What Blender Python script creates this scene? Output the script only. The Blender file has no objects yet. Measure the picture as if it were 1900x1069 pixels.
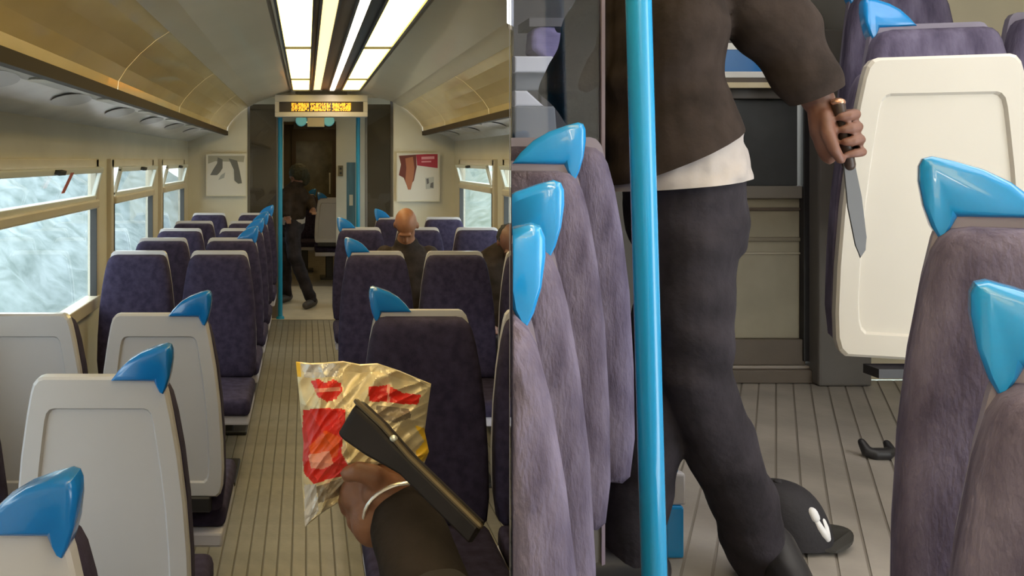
import bpy, bmesh, math, random
from mathutils import Vector, Matrix
random.seed(7)
S = bpy.context.scene
C = S.collection

# ------------------------------------------------------------------ camera
FPX, CX, CY, EYE = 1500.0, 568.0, 298.0, 1.68
cam_d = bpy.data.cameras.new('camera')
cam = bpy.data.objects.new('camera', cam_d); C.objects.link(cam)
cam.location = (0, 0, EYE); cam.rotation_euler = (math.pi/2, 0, 0)
cam_d.sensor_width = 36.0; cam_d.sensor_fit = 'HORIZONTAL'
cam_d.lens = 36.0*FPX/1900.0
cam_d.shift_x = (950-CX)/1900.0
cam_d.shift_y = (CY-534.5)/1900.0
cam_d.clip_start = 0.02; cam_d.clip_end = 300
S.camera = cam

# ------------------------------------------------------------------ world, exposure
S.view_settings.view_transform = 'Standard'
S.view_settings.look = 'None'
S.view_settings.gamma = 1.0
S.view_settings.use_curve_mapping = False
S.view_settings.exposure = 0.4
W = bpy.data.worlds.new('overcast_sky'); S.world = W; W.use_nodes = True
bg = W.node_tree.nodes['Background']
bg.inputs[0].default_value = (0.90, 0.96, 1.0, 1); bg.inputs[1].default_value = 4.6

# ------------------------------------------------------------------ helpers
def P(px, py, Y):                      # photograph pixel at a chosen real distance
    return Vector(((px-CX)/FPX*Y, Y, EYE-(py-CY)/FPX*Y))

MATS = {}
def mat(name, col, rough=0.5, metal=0.0, var=0.0, scale=20.0, bump=0.0, bscale=None, emit=None, estr=0.0,
        col2=None, spec=0.5, stretch=None, coat=0.0):
    if name in MATS: return MATS[name]
    m = bpy.data.materials.new(name); m.use_nodes = True
    nt = m.node_tree; b = nt.nodes['Principled BSDF']
    b.inputs['Roughness'].default_value = rough; b.inputs['Metallic'].default_value = metal
    b.inputs['Specular IOR Level'].default_value = spec
    if coat: b.inputs['Coat Weight'].default_value = coat
    c = (*col, 1)
    b.inputs['Base Color'].default_value = c
    if var > 0 or col2 or bump > 0:
        tc = nt.nodes.new('ShaderNodeTexCoord'); src = tc.outputs['Object']
        if stretch:
            mp = nt.nodes.new('ShaderNodeMapping'); mp.inputs['Scale'].default_value = stretch
            nt.links.new(src, mp.inputs[0]); src = mp.outputs[0]
        n = nt.nodes.new('ShaderNodeTexNoise'); n.inputs['Scale'].default_value = scale
        n.inputs['Detail'].default_value = 4; nt.links.new(src, n.inputs['Vector'])
        if var > 0 or col2:
            r = nt.nodes.new('ShaderNodeValToRGB')
            a, d = (0.32, 0.68)
            r.color_ramp.elements[0].position = a; r.color_ramp.elements[1].position = d
            lo = tuple(max(0, x*(1-var)) for x in col); hi = col2 if col2 else tuple(min(1, x*(1+var)) for x in col)
            if col2: lo = col
            r.color_ramp.elements[0].color = (*lo, 1); r.color_ramp.elements[1].color = (*hi, 1)
            nt.links.new(n.outputs[0], r.inputs[0]); nt.links.new(r.outputs[0], b.inputs['Base Color'])
        if bump > 0:
            n2 = nt.nodes.new('ShaderNodeTexNoise'); n2.inputs['Scale'].default_value = bscale or scale
            n2.inputs['Detail'].default_value = 3; nt.links.new(src, n2.inputs['Vector'])
            bp = nt.nodes.new('ShaderNodeBump'); bp.inputs['Strength'].default_value = bump
            bp.inputs['Distance'].default_value = 0.01
            nt.links.new(n2.outputs[0], bp.inputs['Height']); nt.links.new(bp.outputs[0], b.inputs['Normal'])
    if emit:
        b.inputs['Emission Color'].default_value = (*emit, 1); b.inputs['Emission Strength'].default_value = estr
    MATS[name] = m; return m

def glass(name, tint, refl=0.08, rough=0.02):
    if name in MATS: return MATS[name]
    m = bpy.data.materials.new(name); m.use_nodes = True; nt = m.node_tree
    nt.nodes.remove(nt.nodes['Principled BSDF']); out = nt.nodes['Material Output']
    t = nt.nodes.new('ShaderNodeBsdfTransparent'); t.inputs[0].default_value = (*tint, 1)
    g = nt.nodes.new('ShaderNodeBsdfGlossy'); g.inputs['Roughness'].default_value = rough
    lw = nt.nodes.new('ShaderNodeLayerWeight'); lw.inputs[0].default_value = 0.5
    f = nt.nodes.new('ShaderNodeMath'); f.operation = 'POWER'; f.inputs[1].default_value = 5.0
    nt.links.new(lw.outputs['Facing'], f.inputs[0])
    ad = nt.nodes.new('ShaderNodeMath'); ad.operation = 'ADD'; ad.inputs[1].default_value = refl
    mx = nt.nodes.new('ShaderNodeMixShader')
    nt.links.new(f.outputs[0], ad.inputs[0]); nt.links.new(ad.outputs[0], mx.inputs[0])
    nt.links.new(t.outputs[0], mx.inputs[1]); nt.links.new(g.outputs[0], mx.inputs[2])
    nt.links.new(mx.outputs[0], out.inputs[0]); MATS[name] = m; return m

def obj(name, bm, m, parent=None, smooth=False, recalc=True):
    if recalc: bmesh.ops.recalc_face_normals(bm, faces=bm.faces)
    me = bpy.data.meshes.new(name); bm.to_mesh(me); bm.free()
    return objm(name, me, m, parent, smooth)
def objm(name, me, m, parent=None, smooth=False):
    ms = m if isinstance(m, (list, tuple)) else [m]
    if not me.materials:
        for q in ms: me.materials.append(q)
    if smooth:
        me.polygons.foreach_set('use_smooth', [True]*len(me.polygons)); me.set_sharp_from_angle(angle=math.radians(50))
    o = bpy.data.objects.new(name, me); C.objects.link(o)
    if parent: o.parent = parent
    return o
def empty(name, loc=(0,0,0), rz=0, sc=None):
    o = bpy.data.objects.new(name, None); C.objects.link(o); o.location = loc; o.rotation_euler = (0, 0, rz)
    if sc: o.scale = sc
    o.empty_display_size = .1
    return o
def tag(o, label, cat, group=None):
    o['label'] = label; o['category'] = cat
    if group: o['group'] = group
    return o
def struct(o, label=None, cat=None):
    o['kind'] = 'structure'
    if label: o['label'] = label
    if cat: o['category'] = cat
    return o

def box(bm, x0, x1, y0, y1, z0, z1, bev=0.0, seg=2):
    vs = [bm.verts.new((x, y, z)) for z in (z0, z1) for y in (y0, y1) for x in (x0, x1)]
    fs = [bm.faces.new([vs[i] for i in q]) for q in ((0,2,3,1),(4,5,7,6),(0,1,5,4),(2,6,7,3),(0,4,6,2),(1,3,7,5))]
    if bev > 0:
        es = list({e for f in fs for e in f.edges})
        bmesh.ops.bevel(bm, geom=es, offset=bev, segments=seg, affect='EDGES', profile=0.5)
def boxo(name, x0, x1, y0, y1, z0, z1, m, parent=None, bev=0.0, smooth=False):
    bm = bmesh.new(); box(bm, x0, x1, y0, y1, z0, z1, bev); return obj(name, bm, m, parent, smooth)
def prism(bm, pts, vec, bev=0.0, seg=2):
    """closed outline pts (3D) extruded along vec"""
    n = len(pts); v = Vector(vec)
    a = [bm.verts.new(p) for p in pts]; b = [bm.verts.new(Vector(p)+v) for p in pts]
    f0 = bm.faces.new(a); f1 = bm.faces.new(b[::-1]); sides = []
    for i in range(n):
        sides.append(bm.faces.new((a[i], b[i], b[(i+1) % n], a[(i+1) % n])))
    if bev > 0:
        es = list(set(f0.edges) | set(f1.edges))
        bmesh.ops.bevel(bm, geom=es, offset=bev, segments=seg, affect='EDGES', profile=0.5)
    return f0, f1
def tube(bm, pts, rads, seg=14, side=None, cap=True):
    """loft through pts; rads: r or (r_side, r_other); rounded ends"""
    pts = [Vector(p) for p in pts]
    rr = [(r, r) if not isinstance(r, (tuple, list)) else r for r in rads]
    n = len(pts); fr = []
    T = []
    for i in range(n):
        a = pts[max(0, i-1)]; b = pts[min(n-1, i+1)]; T.append((b-a).normalized())
    ref = Vector(side) if side else (Vector((1,0,0)) if abs(T[0].x) < .9 else Vector((0,1,0)))
    for t in T:
        s = (ref - t*ref.dot(t)).normalized(); u = t.cross(s); fr.append((s, u))
        if not side: ref = s
    rings = []
    P2 = []; R2 = []; F2 = []
    if cap:
        for k in (0.15, .5, .8):
            q = math.sqrt(1-k*k) if False else None
        e = min(rr[0])
        for a in (80, 55, 28):
            ca, sa = math.cos(math.radians(a)), math.sin(math.radians(a))
            P2.append(pts[0]-T[0]*e*sa); R2.append((rr[0][0]*ca, rr[0][1]*ca)); F2.append(fr[0])
    for i in range(n): P2.append(pts[i]); R2.append(rr[i]); F2.append(fr[i])
    if cap:
        e = min(rr[-1])
        for a in (28, 55, 80):
            ca, sa = math.cos(math.radians(a)), math.sin(math.radians(a))
            P2.append(pts[-1]+T[-1]*e*sa); R2.append((rr[-1][0]*ca, rr[-1][1]*ca)); F2.append(fr[-1])
    for p, r, f in zip(P2, R2, F2):
        rings.append([bm.verts.new(p+f[0]*r[0]*math.cos(2*math.pi*k/seg)+f[1]*r[1]*math.sin(2*math.pi*k/seg)) for k in range(seg)])
    for i in range(len(rings)-1):
        for k in range(seg):
            bm.faces.new((rings[i][k], rings[i][(k+1) % seg], rings[i+1][(k+1) % seg], rings[i+1][k]))
    bm.faces.new(rings[0][::-1]); bm.faces.new(rings[-1])
def ell(bm, c, rx, ry, rz, rot=None, u=16, v=10):
    M = Matrix.Translation(Vector(c)) @ (rot.to_4x4() if rot else Matrix()) @ Matrix.Diagonal((rx, ry, rz, 1))
    bmesh.ops.create_uvsphere(bm, u_segments=u, v_segments=v, radius=1, matrix=M)
def remesh(bm, vox, smooth=3, noise=0.0, nscale=8.0):
    from mathutils import noise as N
    bmesh.ops.recalc_face_normals(bm, faces=bm.faces)
    me = bpy.data.meshes.new('tmp'); bm.to_mesh(me); bm.free()
    o = bpy.data.objects.new('tmp', me); C.objects.link(o)
    r = o.modifiers.new('r', 'REMESH'); r.mode = 'VOXEL'; r.voxel_size = vox
    if smooth:
        s = o.modifiers.new('s', 'SMOOTH'); s.iterations = smooth; s.factor = 0.5
    dg = bpy.context.evaluated_depsgraph_get(); dg.update()
    me2 = bpy.data.meshes.new_from_object(o.evaluated_get(dg))
    bpy.data.objects.remove(o); bpy.data.meshes.remove(me)
    if noise:
        me2.update()
        nm = [v.normal.copy() for v in me2.vertices]
        for v, q in zip(me2.vertices, nm):
            a = N.noise(Vector((v.co.x*nscale, v.co.y*nscale, v.co.z*nscale*1.8)))
            v.co += q*noise*a
    return me2
def cut(me, co, no, keep_neg=True):
    """remove what lies on the +normal side of a plane"""
    bm = bmesh.new(); bm.from_mesh(me)
    r = bmesh.ops.bisect_plane(bm, geom=bm.verts[:]+bm.edges[:]+bm.faces[:], plane_co=co, plane_no=no, clear_outer=True)
    es = [e for e in r['geom_cut'] if isinstance(e, bmesh.types.BMEdge)]
    try: bmesh.ops.holes_fill(bm, edges=es, sides=0)
    except Exception: pass
    bm.to_mesh(me); bm.free(); me.update()

# ------------------------------------------------------------------ materials
CREAM = mat('cream_wall', (.60, .56, .46), .45, var=.05, scale=3)
MUST = mat('rack_laminate', (.76, .59, .30), .22, var=.06, scale=2.5, coat=.4)
CEIL = mat('ceiling_laminate', (.60, .52, .38), .3, var=.05, scale=2, coat=.2)
UNDER = mat('rack_underside', (.50, .50, .49), .28, var=.1, scale=5)
DKTRIM = mat('dark_trim', (.035, .022, .012), .6, spec=.2)
ALU = mat('brushed_aluminium', (.62, .62, .58), .3, .6)
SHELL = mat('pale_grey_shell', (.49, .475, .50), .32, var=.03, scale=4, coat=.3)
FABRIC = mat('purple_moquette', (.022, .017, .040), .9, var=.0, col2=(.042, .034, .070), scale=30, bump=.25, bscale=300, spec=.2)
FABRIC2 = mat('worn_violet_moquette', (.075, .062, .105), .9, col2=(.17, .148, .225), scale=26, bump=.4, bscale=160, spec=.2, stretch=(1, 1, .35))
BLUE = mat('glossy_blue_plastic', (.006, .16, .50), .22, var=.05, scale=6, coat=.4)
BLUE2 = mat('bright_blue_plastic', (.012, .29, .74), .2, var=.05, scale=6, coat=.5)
TEAL = mat('teal_blue_paint', (.01, .22, .40), .3)
POLE = mat('sky_blue_enamel', (.015, .33, .68), .25, coat=.4)
BLACK = mat('black_metal', (.018, .017, .02), .45)
FLOORM = mat('grey_brown_vinyl', (.165, .148, .122), .42, var=.18, scale=9, bump=.1, bscale=60)
FLOORB = mat('floor_joint', (.085, .075, .06), .6)
VESTM = mat('daylit_vestibule_vinyl', (.42, .36, .27), .4, var=.1, scale=6)  # daylight from the side doors is put into this lighter floor colour
RFLOOR = mat('taupe_ribbed_vinyl', (.34, .31, .28), .4, var=.16, scale=5, bump=.08, bscale=50)
RFJOINT = mat('ribbed_vinyl_groove', (.24, .215, .19), .6)
TAUPE = mat('taupe_frame', (.125, .115, .108), .4, var=.06, scale=5)
TAUPE2 = mat('brown_taupe_panel', (.115, .09, .07), .45, var=.1, scale=5)
BEIGE = mat('beige_panel', (.30, .27, .20), .5, var=.12, scale=4)
GLASSW = glass('window_glass', (.92, .965, .965), .03)
GLASSD = glass('smoked_screen_glass', (.42, .38, .33), .05)
GLASSR = glass('vestibule_screen_glass', (.74, .75, .82), .05)
PURPLETRIM = mat('lilac_edge', (.25, .2, .26), .4)

# ------------------------------------------------------------------ LEFT CARRIAGE: shell
XL, XR = -1.24, 1.56
ZC = 2.38
YB = 8.5                 # bulkhead
YN = -1.6                # closed end behind the camera
PL = (945-CX)/FPX        # slope of the partition between the two rooms
YD0, YD1 = 0.84, 3.69    # the partition's ends

# floor: base sheet plus raised strips in the aisle
fl = struct(boxo('floor', XL-.1, XR+.1, YN, 8.55, -.06, -.004, FLOORB), 'grey brown ribbed vinyl carriage floor', 'floor')
def strips(parent, x0, x1, y0, y1, z, w, gap, m, rotd=0.0, name='floor_strip'):
    n = int(round((x1-x0)/w)); me = None
    for i in range(n):
        if me is None:
            bm = bmesh.new(); box(bm, gap/2, w-gap/2, 0, y1-y0, -.012, 0, .0015, 1)
            me = bpy.data.meshes.new(name); bmesh.ops.recalc_face_normals(bm, faces=bm.faces); bm.to_mesh(me); bm.free(); me.materials.append(m)
        o = bpy.data.objects.new(name, me); C.objects.link(o); o.parent = parent
        o.location = (x0+i*w, y0, z); o.rotation_euler = (0, 0, rotd)
strips(fl, -1.20, 1.5, .4, 8.5, 0.0, .06, .006, FLOORM)
vf = struct(boxo('floor_vestibule', XL-.1, XR+.1, 8.55, 10.8, -.06, 0.0, VESTM), 'vestibule floor beyond the bulkhead, coloured pale as if daylit', 'floor')
sf = struct(boxo('floor_far_saloon', XL-.1, XR+.1, 10.8, 15.4, -.06, -.002, FLOORM), 'floor of the next saloon', 'floor')

# side walls with window openings
def side_wall(name, X, sgn, y0, y1, wins, z0=.86, z1=1.67, zt=2.0, th=.035, label=''):
    bm = bmesh.new()
    xa, xb = (X-th, X) if sgn < 0 else (X, X+th)
    box(bm, xa, xb, y0, y1, -.05, z0); box(bm, xa, xb, y0, y1, z1, zt)
    ys = [y0]+[v for w in wins for v in w]+[y1]
    for i in range(0, len(ys), 2):
        if ys[i+1]-ys[i] > .001: box(bm, xa, xb, ys[i], ys[i+1], z0, z1)
    return struct(obj(name, bm, CREAM), label, 'wall')
LW = [(.5, 2.45), (2.85, 4.72), (5.04, 6.42), (6.78, 8.05)]
RW = [(4.55, 6.30), (6.60, 8.10)]
wl = side_wall('wall_left', XL, -1, YN, 8.55, LW, label='cream left side wall of the carriage with windows')
wr = side_wall('wall_right', XR, 1, 3.75, 8.55, RW, label='cream right side wall of the carriage with windows')
wn = struct(boxo('wall_behind', XL-.1, 3.6, YN-.08, YN, -.06, 3.0, CREAM), 'cream end wall of the carriage', 'wall')

WF = mat('window_frame_putty', (.52, .46, .36), .4, var=.04, scale=6)
WFL = mat('hopper_frame_pale', (.66, .68, .64), .3)
SEAL = mat('rubber_seal', (.03, .03, .03), .6)
def window(idx, X, sgn, y0, y1, label, hopper=True, z0=.86, z1=1.67):
    w = struct(empty('window_%d' % idx, (X, (y0+y1)/2, z0)), label, 'window')
    h = (y1-y0)/2; H = z1-z0; zb = H*.70
    s = -sgn   # towards the interior
    def bx(nm, xa, xb, ya, yb, za, zb_, m, bev=.006, par=w):
        return boxo(nm, min(xa, xb), max(xa, xb), ya, yb, za, zb_, m, par, bev)
    bx('frame_side', s*-.006, s*.03, -h-.01, -h+.055, -.02, H+.02, WF)
    bx('frame_side', s*-.006, s*.03, h-.055, h+.01, -.02, H+.02, WF)
    bx('frame_sill', s*-.03, s*.045, -h, h, -.03, .04, WF)
    bx('frame_head', s*-.006, s*.03, -h, h, H-.035, H+.02, WF)
    bx('rubber_seal', s*-.005, s*.034, -h+.055, -h+.063, .04, zb, SEAL, .001)
    bx('rubber_seal', s*-.005, s*.034, h-.063, h-.055, .04, zb, SEAL, .001)
    bx('transom', s*-.02, s*.05, -h+.05, h-.05, zb-.02, zb+.03, WF, .01)
    bx('lower_pane', -.004, .004, -h+.05, h-.05, .03, zb-.01, GLASSW, 0)
    # hopper tilting inwards at the top
    t = math.radians(15 if hopper else 0)
    hp = empty('hopper', (s*.02, 0, zb+.035), 0); hp.parent = w; hp.rotation_euler = (0, s*t, 0)
    hh = H-zb-.07
    boxo('pane', -.003, .003, -h+.09, h-.09, .01, hh-.01, GLASSW, hp)
    boxo('rail', -.014, .014, -h+.075, h-.075, hh-.018, hh+.014, WFL, hp, .005)
    boxo('rail', -.014, .014, -h+.075, h-.075, -.012, .022, WFL, hp, .005)
    for q in (-1, 1):
        a, b = sorted((q*(h-.075), q*(h-.105))); boxo('stile', -.012, .012, a, b, 0, hh, WFL, hp, .004)
    boxo('catch', .012 if s > 0 else -.04, .04 if s > 0 else -.012, -.05, .05, hh-.01, hh+.012, SEAL, hp, .003)
    return w
window(1, XL, -1, *LW[0], 'added left window out of view, letting in daylight')  # window opening added out of view to bring in daylight
w2 = window(2, XL, -1, *LW[1], 'large left window with tilted hopper and red sticker')
window(3, XL, -1, *LW[2], 'second left window beyond the first cream pillar')
window(4, XL, -1, *LW[3], 'third left window next to the bulkhead')
window(5, XR, 1, *RW[0], 'right window at the picture half edge')
window(6, XR, 1, *RW[1], 'right window next to the red poster')
STK = mat('red_sticker', (.45, .12, .10), .5)
for wy in (3.86,):
    bm = bmesh.new(); prism(bm, [(0, -.05, 0), (0, .0, 0), (0, .07, .10), (0, .02, .10)], (.002, 0, 0))
    st = obj('window_sticker', bm, STK); st.location = (XL+.085, wy, 1.525); st.rotation_euler = (0, math.radians(15), 0)
    tag(st, 'small slanting red sticker on the tilted window pane', 'sticker')

# curved ceiling and racks, lofted profile along Y
def sweep(name, prof, y0, y1, m, th=.02, label=None):
    bm = bmesh.new(); n = len(prof)
    a = [bm.verts.new((x, y0, z)) for x, z in prof]; b = [bm.verts.new((x, y1, z)) for x, z in prof]
    a2 = [bm.verts.new((x, y0, z+th)) for x, z in prof]; b2 = [bm.verts.new((x, y1, z+th)) for x, z in prof]
    for i in range(n-1):
        bm.faces.new((a[i], a[i+1], b[i+1], b[i])); bm.faces.new((a2[i], b2[i], b2[i+1], a2[i+1]))
        bm.faces.new((a[i], a2[i], a2[i+1], a[i+1])); bm.faces.new((b[i], b[i+1], b2[i+1], b2[i]))
    bm.faces.new((a[0], b[0], b2[0], a2[0])); bm.faces.new((a[-1], a2[-1], b2[-1], b[-1]))
    o = obj(name, bm, m, smooth=False)
    return o
CPROF = [(-.60, 2.245), (-.5, 2.30), (-.36, 2.345), (-.18, 2.40), (-.165, 2.42), (.56, 2.42), (.575, 2.40), (.75, 2.345), (.90, 2.30), (1.0, 2.245)]
cl = sweep('ceiling', CPROF, 3.70, 8.5, CEIL)
cl2 = sweep('ceiling_near', CPROF, YN, 3.70, CEIL); cut(cl2.data, (-.01, 0, 0), Vector((1, -PL, 0)).normalized())
struct(cl2, 'beige ceiling above the viewer', 'ceiling')
struct(cl, 'beige glossy carriage ceiling', 'ceiling')
RACKL = [(-.83, 1.985), (-.825, 2.03), (-.79, 2.085), (-.73, 2.15), (-.66, 2.21), (-.59, 2.255)]
RACKR = [(1.23, 1.985), (1.225, 2.03), (1.19, 2.085), (1.13, 2.15), (1.06, 2.21), (.99, 2.255)]
def rack(prof, sgn, y0, y1, XW, label):
    r = empty('luggage_rack', (prof[0][0], y0, prof[0][1])); tag(r, label, 'luggage rack', 'overhead luggage racks')
    L = r.location
    def sw(nm, pr, m, th=.015, ya=y0, yb=y1):
        o = sweep(nm, [(x-L.x, z-L.z) for x, z in pr], ya-L.y, yb-L.y, m, th); o.parent = r; return o
    # front panel in lengths, with joints
    yy = y0
    k = 0
    while yy < y1-.05:
        ye = min(y1, yy+1.72); sw('front_panel', prof, MUST, .015, yy, ye-.006); yy = ye; k += 1
    x0 = prof[0][0]
    sw('edge_trim', [(x0-.010*sgn, 1.945), (x0+.02*sgn, 1.943)], DKTRIM, .045)
    sw('underside_panel', [(x0+.02*sgn, 1.972), (x0+.16*sgn, 1.965), (x0+.27*sgn, 1.93), (XW, 1.88)], UNDER, .012)
    yv = y0+.55
    while yv < y1-.4:
        for dx, rr, m in ((.20, .075, DKTRIM), (.10, .045, ALU)):
            bm = bmesh.new()
            bmesh.ops.create_cone(bm, cap_ends=True, segments=20, radius1=rr, radius2=rr*.9, depth=.012)
            o = obj('vent_panel' if dx > .15 else 'reading_lamp', bm, mat('vent_grey', (.34, .34, .34), .35) if dx > .15 else ALU, r)
            o.location = (dx*sgn, yv-L.y+(0.0 if dx > .15 else .22), -.036 if dx > .15 else -.021); o.scale = (1, 2.6 if dx > .15 else 1.6, .8); o.rotation_euler = (0, sgn*.30 if dx > .15 else 0, 0)
        yv += .92
    sw('number_strip', [(x0+.035*sgn, 1.958), (x0+.075*sgn, 1.957)], mat('pale_strip', (.75, .75, .72), .3), .008, y0+2.2, y0+3.0)
    return r
rack(RACKL, -1, YN, 8.5, XL, 'long cream luggage rack along the left windows')
rack(RACKR, 1, 3.72, 8.5, XR, 'long cream luggage rack along the right windows')

# ceiling lights
DIFF = mat('lit_warm_diffuser', (.9, .8, .55), .5, emit=(1.0, .74, .19), estr=4.0)
DIFF2 = mat('lit_white_tube', (.95, .92, .85), .5, emit=(1.0, .84, .60), estr=22.0)
DIFF3 = mat('lit_dim_cream_strip', (.8, .7, .5), .5, emit=(1.0, .72, .30), estr=1.5)
LFR = mat('light_frame_dark', (.05, .055, .07), .35)
def light_panel(name, x0, x1, y0, y1, m, label, z=2.405, fr=.014):
    t = empty(name, ((x0+x1)/2, (y0+y1)/2, z)); tag(t, label, 'ceiling light', 'ceiling lights over the aisle')
    hx, hy = (x1-x0)/2, (y1-y0)/2
    bm = bmesh.new()
    box(bm, -hx-fr, -hx, -hy, hy, -.02, .015); box(bm, hx, hx+fr, -hy, hy, -.02, .015)
    box(bm, -hx-fr, hx+fr, -hy, -hy+.012, -.02, .015); box(bm, -hx-fr, hx+fr, hy-.012, hy, -.02, .015)
    obj('frame', bm, LFR, t); boxo('diffuser', -hx, hx, -hy+.012, hy-.012, -.008, .006, m, t)
ordn = ['fourth nearest', 'third nearest', 'second farthest', 'farthest']
names = ['nearest the viewer', 'second from the viewer', 'third from the viewer', 'closest to the orange display']
for k, (a, b) in enumerate(((-.9, 1.1), (1.1, 3.1), (3.1, 5.1), (5.1, 7.08), (7.08, 8.2))):
    nm = ['above the viewer', 'nearest in view', 'second in view', 'third in view', 'closest to the orange display'][k]
    light_panel('ceiling_light', -.13, .030, a, b, DIFF, 'warm diffuser panel of the left ceiling row, '+nm)
    light_panel('ceiling_light', .365, .535, a, b, DIFF, 'warm diffuser panel of the right ceiling row, '+nm)
light_panel('strip_light', .075, .145, -.9, 8.2, DIFF3, 'long dim cream ceiling strip left of the centre band')
light_panel('strip_light', .238, .285, -.9, 8.2, DIFF2, 'long bright white tube strip along the ceiling')
boxo_ = boxo('trim_1', .16, .225, YN, 8.2, 2.40, 2.418, mat('brown_band', (.12, .085, .06), .4)); struct(boxo_, 'dark brown band between the ceiling strips', 'trim')
struct(boxo('trim_2', .30, .35, YN, 8.2, 2.40, 2.418, mat('blue_grey_band', (.06, .075, .10), .4)), 'blue grey band beside the bright tube', 'trim')

# bulkhead
XBL, XBR = -.62, .92
def wallbox(nm, *a, label=''):
    return struct(boxo(nm, *a), label, 'wall')
wallbox('wall_bulkhead_left', XL, XBL, YB, YB+.06, 0, 2.5, CREAM, label='cream bulkhead left of the aisle with a grey poster')
wallbox('wall_bulkhead_right', XBR, XR, YB, YB+.06, 0, 2.5, CREAM, label='cream bulkhead right of the aisle with a red poster')
wallbox('wall_bulkhead_header', XBL, XBR, YB, YB+.06, 2.34, 2.6, CEIL, label='beige header over the vestibule opening')

# vestibule + far saloon shells
struct(boxo('ceiling_vestibule', XL, XR, YB+.06, 10.8, 2.36, 2.40, CEIL), 'vestibule ceiling', 'ceiling')
struct(boxo('ceiling_far_saloon', XL, XR, 10.8, 15.4, 2.36, 2.40, CEIL), 'ceiling of the next saloon', 'ceiling')
VW = mat('olive_grey_vestibule_wall', (.20, .165, .10), .35, var=.1, scale=3)
def vest_wall(nm, X, sgn, label):
    bm = bmesh.new(); xa, xb = (X-.07, X) if sgn < 0 else (X, X+.07)
    box(bm, xa, xb, 8.55, 9.15, 0, 2.4); box(bm, xa, xb, 10.15, 10.8, 0, 2.4); box(bm, xa, xb, 9.15, 10.15, 2.0, 2.4)
    return struct(obj(nm, bm, VW), label, 'wall')
vest_wall('wall_vestibule_left', XL, -1, 'olive grey vestibule wall on the left')
vest_wall('wall_vestibule_right', XR, 1, 'olive grey vestibule wall on the right')
for k, (X, sg) in enumerate(((XL, -1), (XR, 1))):
    d = struct(empty('door_%d' % (k+1), (X+.02*sg, 9.65, 0)), 'exterior vestibule door on the '+('left' if sg < 0 else 'right'), 'door')
    bm = bmesh.new(); box(bm, -.02, .02, -.5, .5, 0, .95); box(bm, -.02, .02, -.5, -.36, .95, 2.0); box(bm, -.02, .02, .36, .5, .95, 2.0); box(bm, -.02, .02, -.36, .36, 1.8, 2.0)
    obj('door_leaf', bm, TAUPE, d); boxo('door_pane', -.004, .004, -.36, .36, .95, 1.8, GLASSW, d)
    boxo('handle', -.05, .05, .40, .44, .9, 1.2, ALU, d, .01)
def far_wall(nm, x0, x1, z0=0, z1=2.4, y=10.75, m=CREAM, label=''):
    return wallbox(nm, x0, x1, y, y+.05, z0, z1, m, label=label)
far_wall('wall_far_left', XL, -.30, label='cream wall left of the inner vestibule opening')
far_wall('wall_far_right', .40, XR, label='cream wall right of the inner vestibule opening')
far_wall('wall_far_header', -.30, .40, 2.20, 2.4, label='header over the inner vestibule opening')
wallbox('wall_saloon_left', XL-.05, XL, 10.8, 15.4, 0, 2.4, CREAM, label='left wall of the next saloon')
wallbox('wall_saloon_right', XR, XR+.05, 10.8, 15.4, 0, 2.4, CREAM, label='right wall of the next saloon')
wallbox('wall_end', XL, XR, 15.3, 15.36, 0, 2.4, TAUPE2, label='dark end wall of the next saloon')
ed = struct(empty('door_3', (.15, 15.25, 0)), 'dark brown gangway door with a dim window at the far end', 'door')
bm = bmesh.new(); box(bm, -.42, -.34, -.02, .03, 0, 2.28); box(bm, .34, .42, -.02, .03, 0, 2.28); box(bm, -.34, .34, -.02, .03, 2.05, 2.28); box(bm, -.34, .34, -.02, .03, 0, 1.0)
obj('door_frame', bm, mat('dark_brown_door', (.07, .045, .035), .4), ed)
boxo('door_pane', -.34, .34, -.005, .005, 1.0, 2.05, mat('dim_window', (.13, .12, .09), .15, var=.5, scale=3), ed)
boxo('handle', .28, .31, -.06, -.02, 1.05, 1.45, ALU, ed, .008)
# small lamp panel in the vestibule and far saloon ceilings
for (y0, y1, lb) in ((9.0, 10.4, 'cream lamp panel in the vestibule ceiling'), (11.4, 14.6, 'cream lamp panel in the ceiling of the next saloon')):
    light_panel('ceiling_light', -.05, .45, y0, y1, DIFF3, lb, z=2.352)

# smoked draught screens beside the opening
def screen(x0, x1, y, label):
    s = empty('draught_screen', ((x0+x1)/2, y, 0)); tag(s, label, 'screen', 'smoked draught screens at the vestibule')
    h = (x1-x0)/2
    boxo('pane', -h+.012, h-.012, -.005, .005, .55, 2.28, GLASSD, s)
    boxo('kick_panel', -h+.012, h-.012, -.012, .012, 0, .55, TAUPE2, s)
    for q in (-1, 1): boxo('edge_post', q*h-.012, q*h+.012, -.02, .02, 0, 2.34, TAUPE, s, .004)
screen(-.61, -.305, 8.62, 'smoked glass draught screen left of the teal pole')
screen(.64, .91, 8.62, 'smoked glass draught screen right of the teal pole')

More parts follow.
